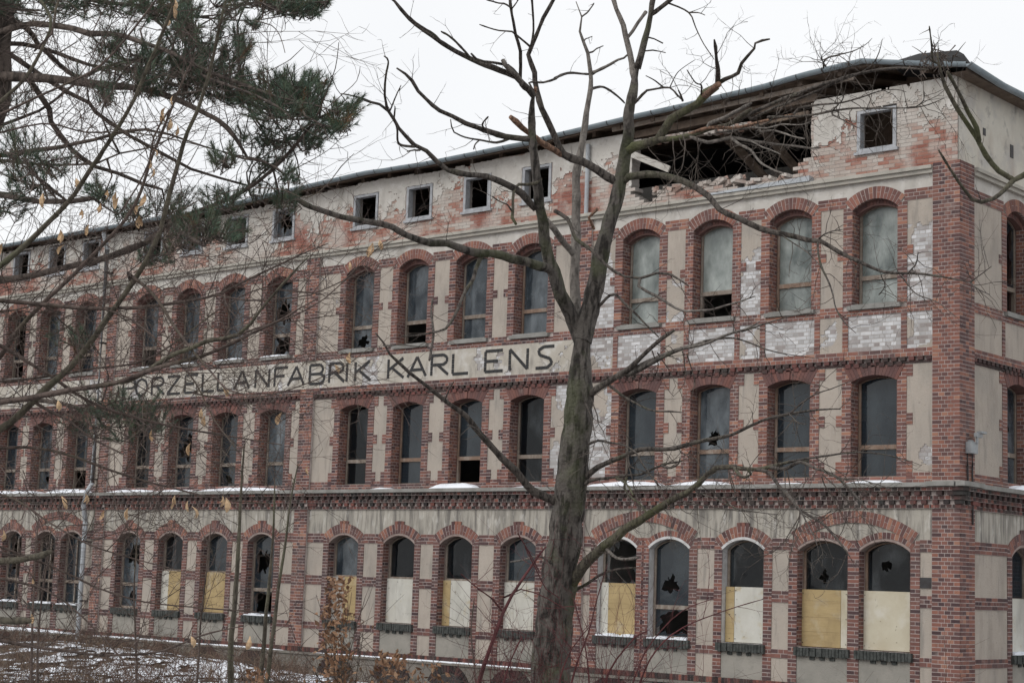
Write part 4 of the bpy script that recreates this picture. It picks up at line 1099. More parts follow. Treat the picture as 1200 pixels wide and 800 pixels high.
def limb(name, pts, r0, r1, t0, t1, m, parent, sides=7, rough=.16, step=.09, wob=.15, label=None, taper=1.0):
    reg = REG.setdefault(parent.name, [])
    near = min(reg, key=lambda q: (q[0]-pts[0][0])**2+(q[1]-pts[0][1])**2) if reg else None
    if near and math.dist(near[:2], pts[0][:2]) < 16:
        t1 += near[2]-t0; t0 = near[2]
    else: near = None
    P = px(pts, t0, t1, wob, pts[0][0]*.37)
    P[0] = at(pts[0][0], pts[0][1], t0)
    if near:
        if math.dist(near[:2], pts[0][:2]) > 2: P.insert(0, near[3]); pts = [tuple([near[0], near[1]]+list(pts[0][2:]))]+list(pts)
        else: P[0] = near[3]
    n = len(P); L = [0]
    for i in range(1, n): L.append(L[-1]+(P[i]-P[i-1]).length)
    Rr = [((r0+(r1-r0)*(l/L[-1])**taper) if len(pts[0]) < 3 else pts[i][2])*(P[i]-CAM_POS).dot(CF)/FPX for i, l in enumerate(L)]
    S, R2 = smooth(P, Rr, step)
    for i in range(1, len(S)-1):      # small knots and kinks
        k = R2[i]*(.45 if R2[i] < .05 else .2); S[i] = S[i]+Vector((mnoise.noise(S[i]*5)*k, mnoise.noise(S[i]*5+Vector((9, 0, 0)))*k, mnoise.noise(S[i]*5+Vector((0, 9, 0)))*k))
        R2[i] *= 1+(.16 if R2[i] < .05 else .04)*mnoise.noise(S[i]*14)
    for i in range(int(len(S)*.88), len(S)): R2[i] *= 1-.55*(i-len(S)*.88)/(len(S)*.12)
    reg += [(*to_px(p), p) for p in S]
    mb = MB(); tube(mb, S, R2, sides, rough)
    o = mb.build(name, m, parent, smooth=True)
    if label: o['label'] = label
    return S, R2
def rv(rng, s=1.0): return Vector((rng.gauss(0, s), rng.gauss(0, s), rng.gauss(0, s)))
def grow(mb, p, d, L, r, depth, rng, up=.08, wand=.22, kids=3.0, tint=.5, spread=.9):
    n = max(3, int(L/.07)); st = L/n; P = [p]; Rr = [r]; q = p.copy(); dd = d.normalized()
    for i in range(n):
        dd = (dd+rv(rng, wand*.5)+Vector((0, 0, up))*.5).normalized(); q = q+dd*st; P.append(q); Rr.append(r*(1-.72*(i+1)/n))
        if depth > 0 and rng.random() < kids*st/L*1.6 and i > 0:
            nd = (dd+rv(rng, spread)*.8).normalized()
            grow(mb, q, nd, L*rng.uniform(.25, .55), max(r*.55, .0012), depth-1, rng, up, wand*1.1, kids, tint)
    tube(mb, P, Rr, 3 if r < .006 else 4, 0, tint, cap=False)
def sprout(mb, S, Rr, rng, every, Lmin, Lmax, r, depth=1, up=.05, start=.15, kids=3, side=1.0, wand=.22):
    acc = 0; n = len(S)
    for i in range(1, n-1):
        acc += (S[i]-S[i-1]).length
        if i/n < start: continue
        if acc > every*rng.uniform(.5, 1.5):
            acc = 0; d = (S[i+1]-S[i-1]).normalized(); o = rv(rng); o = (o-d*o.dot(d)).normalized()
            grow(mb, S[i], d*rng.uniform(.2, .9)+o*side, rng.uniform(Lmin, Lmax), min(r, Rr[i]*.7), depth, rng, up, wand, kids)

# ---------------------------------------------------------------- the big bare tree
T = 15.5
rg = random.Random(11)
tree = empty('bare_tree', tuple(at(640, 900, T)))
tree.location = (tree.location.x, tree.location.y, 1.0)
tag(tree, 'large half dead tree with mossy forked trunk and broken limbs in front of the factory', 'tree')
TI = tree.location.copy()
class Par:       # builds under a moved empty without moving the mesh
    pass
_build = MB.build
def build2(self, name, m, parent=None, smooth=False):
    o = _build(self, name, m, parent, smooth)
    if parent and parent.location.length > 0 and parent.parent is None: o.matrix_parent_inverse = Matrix.Translation(-parent.location)
    return o
MB.build = build2
def tl(name, pts, r0, r1, dt, m=M_branch, **k):
    S, R2 = limb(name, pts, r0, r1, T+k.pop('t0', 0), T+dt, m, tree, **k); return S, R2
trunkpts = [(642, 1010, 27.9), (643, 900, 25.1), (645, 800, 22.8), (652, 720, 20.9), (660, 640, 19.1), (667, 590, 18.1), (671, 550, 18.1), (677, 500, 16.7), (680, 450, 15.8), (681, 410, 15.3), (683, 385, 14.0)]
trunk = limb('trunk', trunkpts, 0, 0, T, T, M_bark, tree, sides=56, rough=.11, step=.03, wob=0)
BR = []
A = tl('limb', [(680, 405, 8.8), (671, 375, 7.9), (657, 345, 7.5), (648, 318, 7.0), (640, 290, 6.7), (636, 262, 6.2), (631, 225, 5.6), (627, 190, 5.1), (624, 160, 4.6), (622, 128, 3.9), (626, 108, 2.2)], 0, 0, -.3, m=M_bark, sides=14, rough=.17, step=.05)
F = tl('limb', [(684, 400, 10.6), (689, 370, 10.6), (697, 338, 9.7), (705, 300, 9.1), (714, 262, 8.4), (722, 237, 8.2), (729, 205, 7.7), (735, 165, 7.0), (739, 128, 6.2), (743, 100, 5.5), (747, 78, 4.8)], 0, 0, .3, m=M_bark, sides=16, rough=.17, step=.05)
Dn = tl('limb', [(680, 400, 7.0), (674, 360, 6.2), (673, 300, 5.6), (675, 245, 5.3), (676, 200, 4.8), (682, 172, 4.0), (687, 132, 3.3), (692, 105, 2.8), (692, 82, 2.3), (689, 62, 1.9), (680, 37, 1.5), (682, 20, 1.2), (675, 2, 0.9)], 0, 0, 1.3, m=M_deadw, sides=9, rough=.15, t0=.2, label='pale barkless dead stem')
F1 = tl('branch', [(743, 92, 3.9), (738, 62, 3.4), (730, 30, 3.1), (722, 10, 2.8), (714, -20, 2.6)], 0, 0, .8, m=M_deadw, t0=.3)
F2 = tl('branch', [(747, 80, 4.4), (756, 48, 3.9), (762, 18, 3.3), (768, -10, 3.1), (774, -50, 2.6)], 0, 0, .2, m=M_bark, t0=.3)
tb = [  # points, r0, r1, depth change, material
 ([(736, 44), (747, 27), (757, 14)], 2.2, 1.8, .2, M_deadw),
 ([(768, 14), (782, 3), (800, -12)], 3, 2.2, -.4, M_branch), ([(784, 4), (807, 15), (815, 32), (825, 52), (837, 70)], 1.1, .5, -.5, M_branch), ([(807, 15), (818, 15), (826, 18)], .9, .5, -.5, M_branch),
 ([(757, 44), (767, 46), (777, 51)], 1.2, .6, .1, M_branch), ([(755, 60), (765, 59), (780, 62)], 1.1, .4, .1, M_branch),
 ([(743, 122), (758, 106), (770, 104), (785, 103), (793, 111), (800, 118)], 2, .8, -.5, M_branch), ([(777, 103), (768, 95), (757, 89)], 1, .5, -.5, M_branch), ([(785, 103), (792, 88), (800, 80), (815, 70)], .8, .3, -.7, M_branch),
 ([(731, 68), (725, 70), (710, 78), (692, 87)], 1.2, 2.2, .8, M_deadw), ([(693, 106), (707, 102), (720, 110), (732, 121)], 1.8, 1, .9, M_branch), ([(694, 61), (700, 57), (707, 54)], 1.1, .6, 1, M_branch), ([(686, 46), (694, 43)], .8, .5, 1, M_branch), ([(682, 20), (690, 13), (696, 4)], 1.2, .8, 1.2, M_branch),
 ([(650, 92), (665, 86), (690, 87)], 1.8, 1.4, .9, M_branch), ([(620, 97), (637, 97), (652, 92)], 1.1, 1.6, .4, M_branch),
 # limb from the right stem back to the left one and on up
 ([(722, 213), (700, 198), (682, 190), (660, 180), (650, 160), (640, 137), (631, 118), (627, 95), (627, 85), (619, 65), (625, 50), (637, 22), (649, -2), (655, -25)], 5, 1.8, -.5, M_branch),
 ([(657, 180), (640, 170), (628, 161), (612, 150), (598, 137)], 3.6, 3.0, -.7, M_split),
 ([(620, 62), (624, 45), (625, 25), (623, -5)], 1.5, 1.2, -.4, M_branch),
 ([(621, 55), (605, 41), (600, 37), (585, 36), (573, 33), (562, 29)], 1.4, .8, -.7, M_branch),
 ([(625, 113), (612, 97), (595, 85), (562, 74), (543, 65), (525, 55), (505, 42), (480, 22), (462, 2), (450, -8)], 4, 1.7, -1.6, M_branch),
 ([(520, 50), (508, 40), (500, 35), (488, 27), (477, 18)], 1.5, 1.1, -1.5, M_branch), ([(550, 67), (535, 50), (526, 42), (517, 37)], 1.5, 1.1, -1.1, M_branch),
 ([(610, 93), (595, 76), (582, 74), (567, 72), (558, 69), (552, 63)], 2.3, 1.3, -.9, M_branch), ([(616, 103), (604, 88), (592, 76), (589, 70)], 3.6, 2.6, -.5, M_deadw),
 ([(611, 93), (610, 60), (604, 40), (600, 17), (597, -5)], 2.3, 1.7, -1, M_branch), ([(600, 11), (592, 5), (585, 4), (570, 0)], 1.2, .9, -1.1, M_branch), ([(601, 12), (606, 2), (607, -6)], .9, .7, -1.1, M_branch),
 # long low branch to the left
 ([(645, 316), (632, 312), (615, 306), (600, 304), (588, 300), (575, 297), (557, 296), (540, 290), (525, 286), (505, 285), (490, 281), (475, 275), (460, 266), (445, 262), (425, 259), (400, 254), (375, 246), (350, 235), (335, 222)], 5.8, 3, -2.2, M_bark),
 ([(627, 243), (612, 227), (595, 217), (570, 207), (550, 205), (525, 200), (512, 190), (500, 177), (485, 170), (476, 160), (467, 150), (455, 130), (445, 122), (435, 120), (418, 114), (400, 110)], 4.6, 1.2, -1.9, M_branch),
 ([(455, 130), (451, 112), (452, 90), (455, 72), (450, 66)], 1.9, 1, -1.8, M_branch), ([(457, 130), (463, 115), (470, 100)], 1, .6, -1.8, M_branch), ([(486, 172), (475, 171), (467, 167), (465, 150), (462, 140), (463, 125)], 1.7, .9, -1.7, M_branch), ([(492, 176), (484, 176), (477, 178)], 1.4, .7, -1.6, M_branch),
 ([(622, 163), (600, 162), (575, 155), (560, 150), (545, 145), (530, 137), (515, 130), (500, 117), (490, 107), (483, 95), (475, 87), (465, 80)], 4, 1.6, -1.2, M_branch),
 ([(600, 163), (582, 167), (562, 164), (550, 162), (540, 159), (532, 155), (529, 148), (528, 140)], 1.8, .8, -1.0, M_branch), ([(572, 154), (565, 147), (572, 137)], 1.4, 1, -.8, M_branch), ([(562, 166), (557, 169), (555, 175)], 1, .7, -.9, M_branch),
 ([(634, 210), (628, 214), (617, 216), (608, 216), (602, 225), (601, 245), (600, 255), (605, 263)], 2, 1.6, -.5, M_mossb), ([(600, 248), (595, 240), (585, 236), (577, 230)], 1.1, .5, -.6, M_branch),
 ([(562, 305), (558, 315), (555, 326), (547, 338), (542, 348), (537, 362), (530, 375), (522, 385), (505, 390), (490, 393), (470, 394)], 2.6, .9, -1.2, M_branch),
 # mossy branches round the broken right limb
 ([(731, 178), (743, 172), (757, 168), (771, 164), (780, 150), (788, 139), (804, 129), (817, 121), (828, 110), (841, 101)], 6, 4.2, -.7, M_mossb), ([(826, 113), (833, 106), (842, 99)], 4.6, 3.5, -.75, M_split),
 ([(825, 112), (838, 100), (850, 93), (865, 86), (869, 75), (876, 66), (884, 57), (885, 51), (893, 48), (902, 46)], 3.2, 1.2, -1.1, M_branch), ([(841, 96), (841, 82), (839, 65), (838, 55), (837, 47)], 3.2, 1.2, -.8, M_branch),
 ([(822, 112), (822, 100), (815, 97), (805, 82)], 1.2, .6, -.9, M_branch), ([(801, 118), (797, 110), (795, 106)], 1.6, .8, -.6, M_branch),
 ([(771, 165), (785, 163), (808, 158), (830, 152), (852, 147), (866, 139), (880, 128)], 3.8, 2.4, -1.1, M_mossb), ([(800, 160), (830, 150), (860, 150), (895, 142), (930, 134)], 2.6, 1.2, -1.3, M_split),
 ([(808, 158), (817, 163), (830, 167), (843, 165), (856, 161), (880, 165), (906, 169), (928, 171), (950, 174), (962, 173)], 2.6, .9, -1.5, M_deadw), ([(856, 163), (868, 170), (880, 176), (888, 187), (897, 194), (908, 200), (918, 203)], 2, 1, -1.5, M_deadw), ([(891, 154), (905, 153), (917, 156), (930, 160), (943, 163)], 1.5, .8, -1.4, M_deadw),
 ([(880, 165), (893, 172), (906, 177), (915, 181)], 1.2, .6, -1.6, M_deadw), ([(832, 146), (848, 138), (860, 132), (872, 126), (880, 121)], 3, 2, -1.2, M_deadw),
 ([(852, 147), (869, 139), (885, 131), (900, 124), (927, 113), (950, 104), (975, 96), (1000, 88), (1030, 82), (1055, 80), (1088, 82)], 2.4, 1.2, -2.2, M_branch),
 ([(880, 140), (900, 130), (925, 120), (950, 110), (980, 97), (1005, 87), (1022, 76), (1030, 62), (1034, 46)], 2.0, .5, -2.0, M_branch),
 ([(936, 127), (957, 123), (987, 120), (1010, 114), (1030, 107), (1050, 105), (1062, 108)], 1.6, .5, -2.0, M_branch), ([(900, 137), (925, 137), (950, 135), (975, 130), (1000, 127), (1040, 127), (1080, 125), (1107, 115)], 1.8, .7, -2.3, M_branch),
 ([(1072, 126), (1082, 118), (1083, 107)], .9, .5, -2.3, M_branch), ([(975, 130), (987, 117), (989, 108)], 1, .6, -2.1, M_branch), ([(975, 134), (990, 142), (1005, 150)], 1, .5, -2.1, M_branch), ([(965, 80), (967, 70), (980, 65), (1000, 60), (1015, 52), (1022, 45)], 1.1, .4, -2.2, M_branch), ([(968, 78), (964, 72), (963, 64)], 1, .5, -2.2, M_branch),
 ([(840, 155), (865, 152), (890, 148), (905, 140), (922, 120), (930, 108)], 1.4, .5, -1.7, M_branch), ([(880, 150), (900, 150), (915, 146), (940, 146), (955, 140)], 1.2, .5, -1.4, M_deadw),
 # arching branch to the lower right
 ([(731, 214), (737, 208), (758, 204), (772, 205), (787, 208), (800, 212), (813, 218), (830, 230), (843, 245), (865, 256), (890, 267), (912, 274), (930, 277), (947, 281), (962, 283), (982, 295), (1007, 307), (1037, 319), (1070, 320), (1095, 323), (1137, 331)], 4.6, 1.1, -3.0, M_branch),
 ([(1137, 331), (1150, 321), (1162, 312)], .9, .5, -3, M_branch), ([(1137, 331), (1147, 339), (1160, 345)], .9, .5, -3.1, M_branch), ([(1065, 319), (1073, 310), (1076, 295)], 1, .6, -2.8, M_branch), ([(960, 279), (972, 272), (987, 269)], 1.1, .6, -2.5, M_branch),
 ([(1057, 323), (1065, 335), (1075, 345), (1100, 355), (1120, 372)], 1, .4, -3, M_branch), ([(958, 285), (962, 310), (970, 328), (976, 345), (980, 362), (990, 378), (1003, 390)], 1.5, .6, -2.2, M_branch), ([(917, 276), (930, 285), (945, 295), (962, 312)], 1, .5, -2.4, M_branch), ([(1030, 345), (1037, 335), (1032, 322)], .8, .5, -2.7, M_branch),
 # left stem's low crossing branch
 ([(650, 247), (665, 257), (675, 280), (692, 292), (710, 310), (732, 324), (750, 326), (770, 320), (785, 321), (797, 328), (807, 335)], 2.6, 1.2, -1.0, M_branch),
 ([(672, 300), (662, 285), (650, 268), (640, 258)], 4.2, 3, -.2, M_deadw),
 ([(700, 360), (710, 350), (720, 345), (737, 360), (757, 380), (772, 395)], 2, .9, -.8, M_branch), ([(748, 335), (758, 341), (770, 347), (785, 357), (800, 364), (820, 364), (837, 362), (850, 358), (862, 355), (885, 347)], 2, .9, -1.2, M_deadw),
 ([(686, 465), (697, 457), (712, 448), (737, 432), (750, 420), (762, 408), (775, 397), (790, 387)], 4.2, 2, -.9, M_branch), ([(690, 460), (712, 447), (735, 437), (760, 424), (790, 411), (830, 400)], 3.4, 1.6, -.6, M_deadw), ([(790, 411), (800, 408), (822, 404), (850, 393), (875, 385), (890, 377)], 2.4, .9, -1.0, M_deadw), ([(735, 440), (755, 430), (790, 412), (800, 409)], 2.8, 1.6, -1.1, M_bark),
 ([(712, 450), (725, 460), (740, 470), (757, 478), (770, 482), (785, 482), (800, 483)], 1.8, .8, -.9, M_branch), ([(825, 400), (860, 396), (900, 410), (930, 416), (960, 420)], 1.4, .4, -1.4, M_branch), ([(870, 388), (900, 378), (930, 370), (960, 365)], 1.1, .4, -1.6, M_branch),
 ([(683, 565), (690, 555), (700, 547), (725, 536), (750, 527), (770, 526), (790, 525), (805, 521), (825, 516), (857, 509), (875, 501), (900, 490), (925, 485), (950, 481), (985, 479)], 3.4, 1.2, -2.2, M_branch), ([(925, 485), (940, 472), (955, 462), (975, 455), (1000, 445)], 1.1, .4, -2.4, M_branch), ([(925, 486), (935, 495), (945, 497)], 1, .5, -2.1, M_branch),
 ([(672, 590), (680, 572), (690, 563), (712, 560), (735, 557), (750, 556), (765, 549), (780, 543), (800, 540)], 2.6, 1, -.9, M_branch), ([(690, 520), (700, 516), (715, 518), (730, 521), (745, 530), (752, 542), (762, 556), (775, 572)], 1.7, .7, -1.3, M_branch), ([(775, 545), (785, 548), (795, 543), (797, 536)], 1.8, .7, -1.2, M_branch),
 # big mossy low branch on the right
 ([(668, 688), (675, 675), (683, 662), (695, 651), (707, 640), (720, 629), (732, 620), (748, 611), (762, 602), (775, 593), (787, 586), (805, 577), (818, 567), (828, 556), (840, 548), (857, 546), (870, 549), (885, 550), (905, 546), (925, 541), (947, 540)], 6.8, 1.6, -2.6, M_mossb),
 ([(900, 547), (920, 549), (937, 541), (950, 546), (957, 549), (977, 556), (995, 572), (1017, 597)], 2.4, 1, -2.9, M_branch), ([(885, 549), (900, 553), (908, 563), (915, 572), (928, 585), (935, 595), (962, 612), (977, 627), (988, 640), (996, 652)], 2.4, 1, -2.8, M_branch), ([(935, 593), (950, 620), (958, 640)], 1.2, .5, -2.8, M_branch), ([(860, 548), (870, 558), (880, 556), (876, 550)], 2.6, 1, -2.4, M_mossb),
 ([(925, 541), (960, 535), (1000, 530), (1040, 533), (1080, 545)], 1.4, .5, -3, M_branch), ([(960, 550), (985, 560), (1010, 562), (1050, 575)], 1.1, .4, -3, M_branch), ([(732, 570), (737, 580), (750, 590), (757, 600)], 1.6, .8, -1, M_mossb), ([(722, 560), (733, 566), (742, 580)], 1.8, .9, -1, M_mossb),
 ([(676, 690), (690, 682), (700, 675), (720, 667), (745, 665)], 2, 1, -.6, M_branch), ([(710, 641), (716, 648), (722, 653), (735, 655), (748, 653)], 2.4, 1.2, -.8, M_deadw), ([(640, 672), (646, 662), (633, 652), (612, 656), (598, 658)], 1.8, .9, -.9, M_deadw),
 ([(815, 575), (840, 585), (865, 596), (890, 600), (915, 603)], 1.2, .5, -1.6, M_branch), ([(760, 603), (800, 590), (840, 595), (880, 600)], 1, .4, -1.4, M_branch),
 # long branch sweeping up to the left
 ([(652, 588), (640, 582), (625, 575), (612, 562), (600, 547), (582, 529), (562, 507), (545, 487), (525, 472), (500, 452), (480, 437), (468, 425), (457, 415), (450, 402), (440, 390)], 5.4, 1.3, -1.8, M_branch), ([(568, 514), (556, 501), (547, 498)], 1.4, .7, -1.5, M_branch), ([(520, 470), (527, 455), (532, 447)], 1.1, .5, -1.4, M_branch), ([(450, 405), (470, 404), (490, 406), (500, 405)], 1.1, .5, -1.6, M_branch),
 ([(507, 350), (506, 372), (508, 392), (505, 412), (503, 422)], 1.3, 1.6, -1.2, M_branch),
]
tw = MB(); allS = []
for (pts, r0, r1, dt, m) in tb:
    S, R2 = limb('branch', pts, r0, r1, T+dt*.35, T+dt, m, tree, sides=6 if r0 < 3 else 9, rough=.18 if r0 > 2 else .1, step=.07 if r0 > 2 else .05, wob=.12)
    allS.append((S, R2, pts))
# broken tops
limb('branch', [(624, 128), (625, 115), (628, 103)], 3.6, 1.2, T-.34, T-.36, M_split, tree, sides=6, rough=.4, label='splintered orange break at the top of the left stem')
limb('branch', [(696, 268), (690, 255), (700, 245)], 2, 1, T-.1, T-.3, M_split, tree, sides=6)
for (S, R2, pts) in allS:
    cx = sum(p[0] for p in pts)/len(pts); cy = sum(p[1] for p in pts)/len(pts)
    if cy < 110 and cx < 800: sprout(tw, S, R2, rg, .45, .05, .25, .0035, 1, .03, .2, wand=.35); continue
    if cx < 640: sprout(tw, S, R2, rg, .35, .06, .35, .004, 1, .02, .15, wand=.35); continue
    dens = .17 if cy < 260 else (.13 if cy > 470 else .18)
    sprout(tw, S, R2, rg, dens, .12, .5, .0042, 2 if cy < 300 or cy > 500 else 1, -.03 if 120 < cy < 240 else -.01, .12, 3.2, wand=.42)
for (x0, y0, x1, y1) in ((790, 160, 800, 235), (800, 158, 812, 240), (812, 165, 815, 225), (783, 165, 775, 215), (825, 168, 838, 225), (690, 470, 705, 520), (735, 530, 745, 600), (860, 550, 870, 600), (805, 530, 812, 580), (918, 545, 925, 590), (960, 560, 1000, 640), (940, 590, 955, 660), (800, 410, 808, 470), (770, 410, 790, 445)):
    for k in range(1 if y0 < 200 else 2):
        a = at(x0+rg.uniform(-6, 6), y0+rg.uniform(-5, 5), T-.7+rg.uniform(-.4, .4)); b = at(x1+rg.uniform(-14, 14), y1+rg.uniform(-10, 10), T-.8+rg.uniform(-.5, .5))
        grow(tw, a, b-a, (b-a).length, .006, 2, rg, 0, .38, 4.5)
sprout(tw, F[0], F[1], rg, .22, .08, .3, .004, 1, .05, .1); sprout(tw, A[0], A[1], rg, .3, .08, .3, .004, 1, .05, .1); sprout(tw, trunk[0], trunk[1], rg, .12, .15, .5, .004, 2, .05, .35)
tag(tw.build('twigs', M_twig, tree), kind='stuff')

# ---------------------------------------------------------------- pine at the left
TP = 11.0; rp_ = random.Random(5)
pine = empty('pine_tree', tuple(at(-14, 400, TP))); pine.location.z = .9
tag(pine, 'dark green pine reaching in from the left edge with crossing boughs and needle tufts', 'tree')
limb('trunk', [(-62, 960, 34), (-58, 700, 31), (-50, 400, 29), (-36, 200, 27), (-15, 80, 25), (-4, -60, 22), (10, -350, 16)], 0, 0, TP, TP, M_pinebark, pine, sides=16, rough=.2, step=.15, wob=0)
pl_ = [
 ([(-14, 90), (17, 90), (50, 92), (80, 95), (115, 99), (150, 103), (190, 110), (227, 127), (254, 140), (266, 150), (277, 163), (290, 185)], 6.5, 2.2, -.8),
 ([(-14, 45), (0, 38), (20, 32), (40, 28), (64, 30), (86, 34), (104, 40), (124, 40), (144, 43), (168, 50), (200, 62), (240, 82), (280, 97), (320, 112), (350, 120)], 4, 1.6, -1.3),
 ([(-14, 48), (0, 55), (30, 76), (52, 92), (80, 108), (104, 120), (112, 132), (138, 150), (150, 158), (176, 172), (192, 181), (224, 198), (256, 208), (292, 218)], 3, 1.5, .7),
 ([(-14, 155), (0, 148), (20, 140), (46, 130), (76, 108), (95, 92), (120, 80), (150, 70)], 2.2, 1, .6),
 ([(-14, 185), (0, 183), (40, 176), (70, 172), (110, 164), (136, 156), (170, 152), (200, 158), (240, 172), (262, 178)], 3.2, 1, -.7),
 ([(-14, 186), (0, 188), (50, 193), (90, 193), (112, 192), (140, 180), (172, 174), (205, 160)], 1.9, .8, -1.0),
 ([(-14, 228), (0, 229), (20, 231), (46, 236), (80, 236), (110, 232)], 4.4, 2.6, -1.0),
 ([(-10, 10), (30, 32), (44, 52), (60, 66), (80, 84), (100, 95)], 4, 2, 1),
 ([(-14, 50), (26, 52), (52, 58), (80, 68), (104, 76), (130, 80), (160, 82)], 3.2, 1.4, 1.2),
 ([(30, 88), (42, 104), (58, 128), (60, 142), (70, 158), (84, 176), (96, 186), (112, 196), (140, 204), (168, 216), (190, 222)], 4, 1.6, .6),
 ([(170, 285), (200, 262), (240, 244), (276, 230), (300, 214), (320, 198), (332, 186), (348, 168), (360, 152), (374, 138), (392, 130), (410, 124)], 3.6, 1.2, -.8),
 ([(200, 262), (212, 272), (226, 280), (240, 288)], 2.8, 2, -1), ([(-14, 330), (40, 322), (90, 310), (130, 300), (170, 285)], 4, 3.4, -.2),
 ([(-10, -60), (40, -30), (90, -5), (130, 4), (170, 8), (200, 14), (225, 20)], 4, 1.6, .3), ([(-10, -110), (80, -70), (180, -30), (250, -10), (310, 0), (350, 4), (385, 2)], 4, 1.2, -.4),
 ([(-14, 470), (30, 468), (70, 472), (100, 480), (130, 486), (165, 492), (188, 498)], 3.4, 1.2, -.6), ([(290, 120), (312, 128), (345, 133), (374, 138), (395, 145)], 2.2, 1, -.9), ([(236, 88), (262, 98), (300, 112), (330, 128)], 2, 1, -.8),
 ([(262, 178), (285, 186), (310, 190), (335, 205), (338, 225)], 1.6, .8, -.8), ([(170, 8), (190, 30), (205, 60), (222, 78)], 2, 1, 0),
]
SK = []
for (pts, r0, r1, dt) in pl_:
    S, R2 = limb('bough', pts, r0, r1, TP, TP+dt, M_pinebark, pine, sides=7, rough=.14, step=.1, wob=.1)
    SK += [p for p in S]
cl = [(40, 6, 55, 12, 18), (110, 8, 55, 11, 24), (190, 10, 32, 16, 34), (216, 28, 16, 22, 26), (257, 28, 7, 9, 5), (272, 12, 12, 6, 4), (340, 8, 40, 10, 34), (300, 3, 45, 6, 16), (358, 12, 16, 7, 14), (298, 30, 5, 4, 3), (378, 3, 8, 4, 4),
 (160, 70, 35, 26, 34), (200, 88, 42, 26, 52), (240, 68, 18, 18, 24), (248, 96, 38, 22, 56), (281, 50, 6, 12, 9), (284, 66, 6, 8, 6), (268, 60, 10, 10, 8), (300, 108, 36, 14, 50), (330, 108, 36, 14, 50), (352, 104, 22, 12, 26), (378, 104, 6, 9, 6), (330, 128, 40, 12, 40), (360, 128, 14, 10, 14),
 (397, 142, 16, 10, 18), (413, 128, 7, 6, 7), (398, 130, 9, 7, 6), (384, 150, 10, 7, 8), (340, 160, 34, 12, 28), (300, 160, 30, 12, 14), (365, 168, 12, 8, 9), (318, 190, 28, 14, 22), (262, 188, 14, 8, 9), (335, 207, 5, 6, 4), (346, 206, 5, 5, 3), (334, 236, 14, 9, 14), (300, 228, 18, 6, 8), (262, 236, 22, 9, 12),
 (228, 262, 26, 10, 16), (262, 276, 20, 7, 12), (212, 284, 20, 9, 10), (118, 226, 12, 10, 10), (20, 178, 24, 18, 22), (34, 214, 28, 16, 22), (12, 244, 14, 12, 8), (62, 198, 22, 12, 12), (14, 120, 18, 10, 8), (125, 112, 13, 6, 7), (128, 55, 14, 9, 9), (12, 14, 14, 12, 10), (100, 92, 12, 8, 4),
 (130, 478, 30, 14, 12), (160, 490, 36, 18, 20), (105, 498, 26, 10, 7), (182, 500, 18, 11, 6), (150, 508, 24, 8, 6), (88, 402, 22, 8, 9), (180, 300, 18, 8, 8), (200, 240, 26, 12, 12), (155, 250, 18, 8, 8)]
nd = MB(); bl = MB()
def shoot(c, ax, L, n, brown=False):
    ax = ax.normalized(); s = ax.orthogonal().normalized(); t = ax.cross(s)
    tn = rp_.uniform(.15, 1) if not brown else rp_.uniform(0, .1)
    for i in range(n):
        q = rp_.random(); a = rp_.uniform(0, 2*pi); o = s*cos(a)+t*sin(a); p = c+ax*(L*q)
        tip = p+(ax*rp_.uniform(.5, .95)+o*rp_.uniform(.55, .95))*rp_.uniform(.03, .052)
        w = ax.cross(o)*.0017
        nd.quad([p-w, p+w, tip], min(1, max(0.12 if not brown else 0, tn+rp_.uniform(-.18, .18))))
for ci, (cx, cy, rx, ry, n) in enumerate(cl):
    tc_ = TP+rp_.uniform(-1.2, .5) if cy < 400 else TP-.8
    cen = at(cx, cy, tc_)
    near = min(SK, key=lambda p: (p-cen).length)
    tc_ = .65*(near-CAM_POS).dot(CF)+.35*tc_; cen = at(cx, cy, tc_)
    hubs = []
    for k in range(max(1, n//7)):
        hpt = at(cx+rp_.gauss(0, rx*.45), cy+rp_.gauss(0, ry*.45), tc_+rp_.gauss(0, .22))
        nr = min(SK, key=lambda p: (p-hpt).length)
        mid = (nr+hpt)/2+rv(rp_, .04); S, R2 = smooth([nr, mid, hpt], [.007, .005, .0035], .06); tube(bl, S, R2, 4, 0, .5, False); hubs.append((hpt, (hpt-nr).normalized()))
    for k in range(int(n*(2.2 if 100 < cx < 300 and cy < 320 else (1.9 if cy < 60 else 1.5)))):
        p = at(cx+rp_.uniform(-1, 1)*rx, cy+rp_.uniform(-1, 1)*ry, tc_+rp_.gauss(0, .25))
        hpt, hd = min(hubs, key=lambda h: (h[0]-p).length)
        ax = ((p-hpt).normalized()*.6+Vector((0, 0, .55))+hd*.3+rv(rp_, .22)).normalized()
        st = p-ax*.05
        tube(bl, [hpt, (hpt+st)/2+rv(rp_, .02), st, p+ax*.10], [.004, .0035, .003, .0015], 3, 0, .5, False)
        shoot(p-ax*.04, ax, .13, 62, brown=(rp_.random() < .05 or (ci in (24, 40) and rp_.random() < .35)))
# dry fine boughlets
for p in SK:
    if rp_.random() < .5: grow(bl, p, rv(rp_)+Vector((0, 0, .2)), rp_.uniform(.15, .55), .0038, 1, rp_, .02, .3, 4)
tag(nd.build('needles', M_needle, pine), kind='stuff'); tag(bl.build('twigs', M_pinebark, pine), kind='stuff')

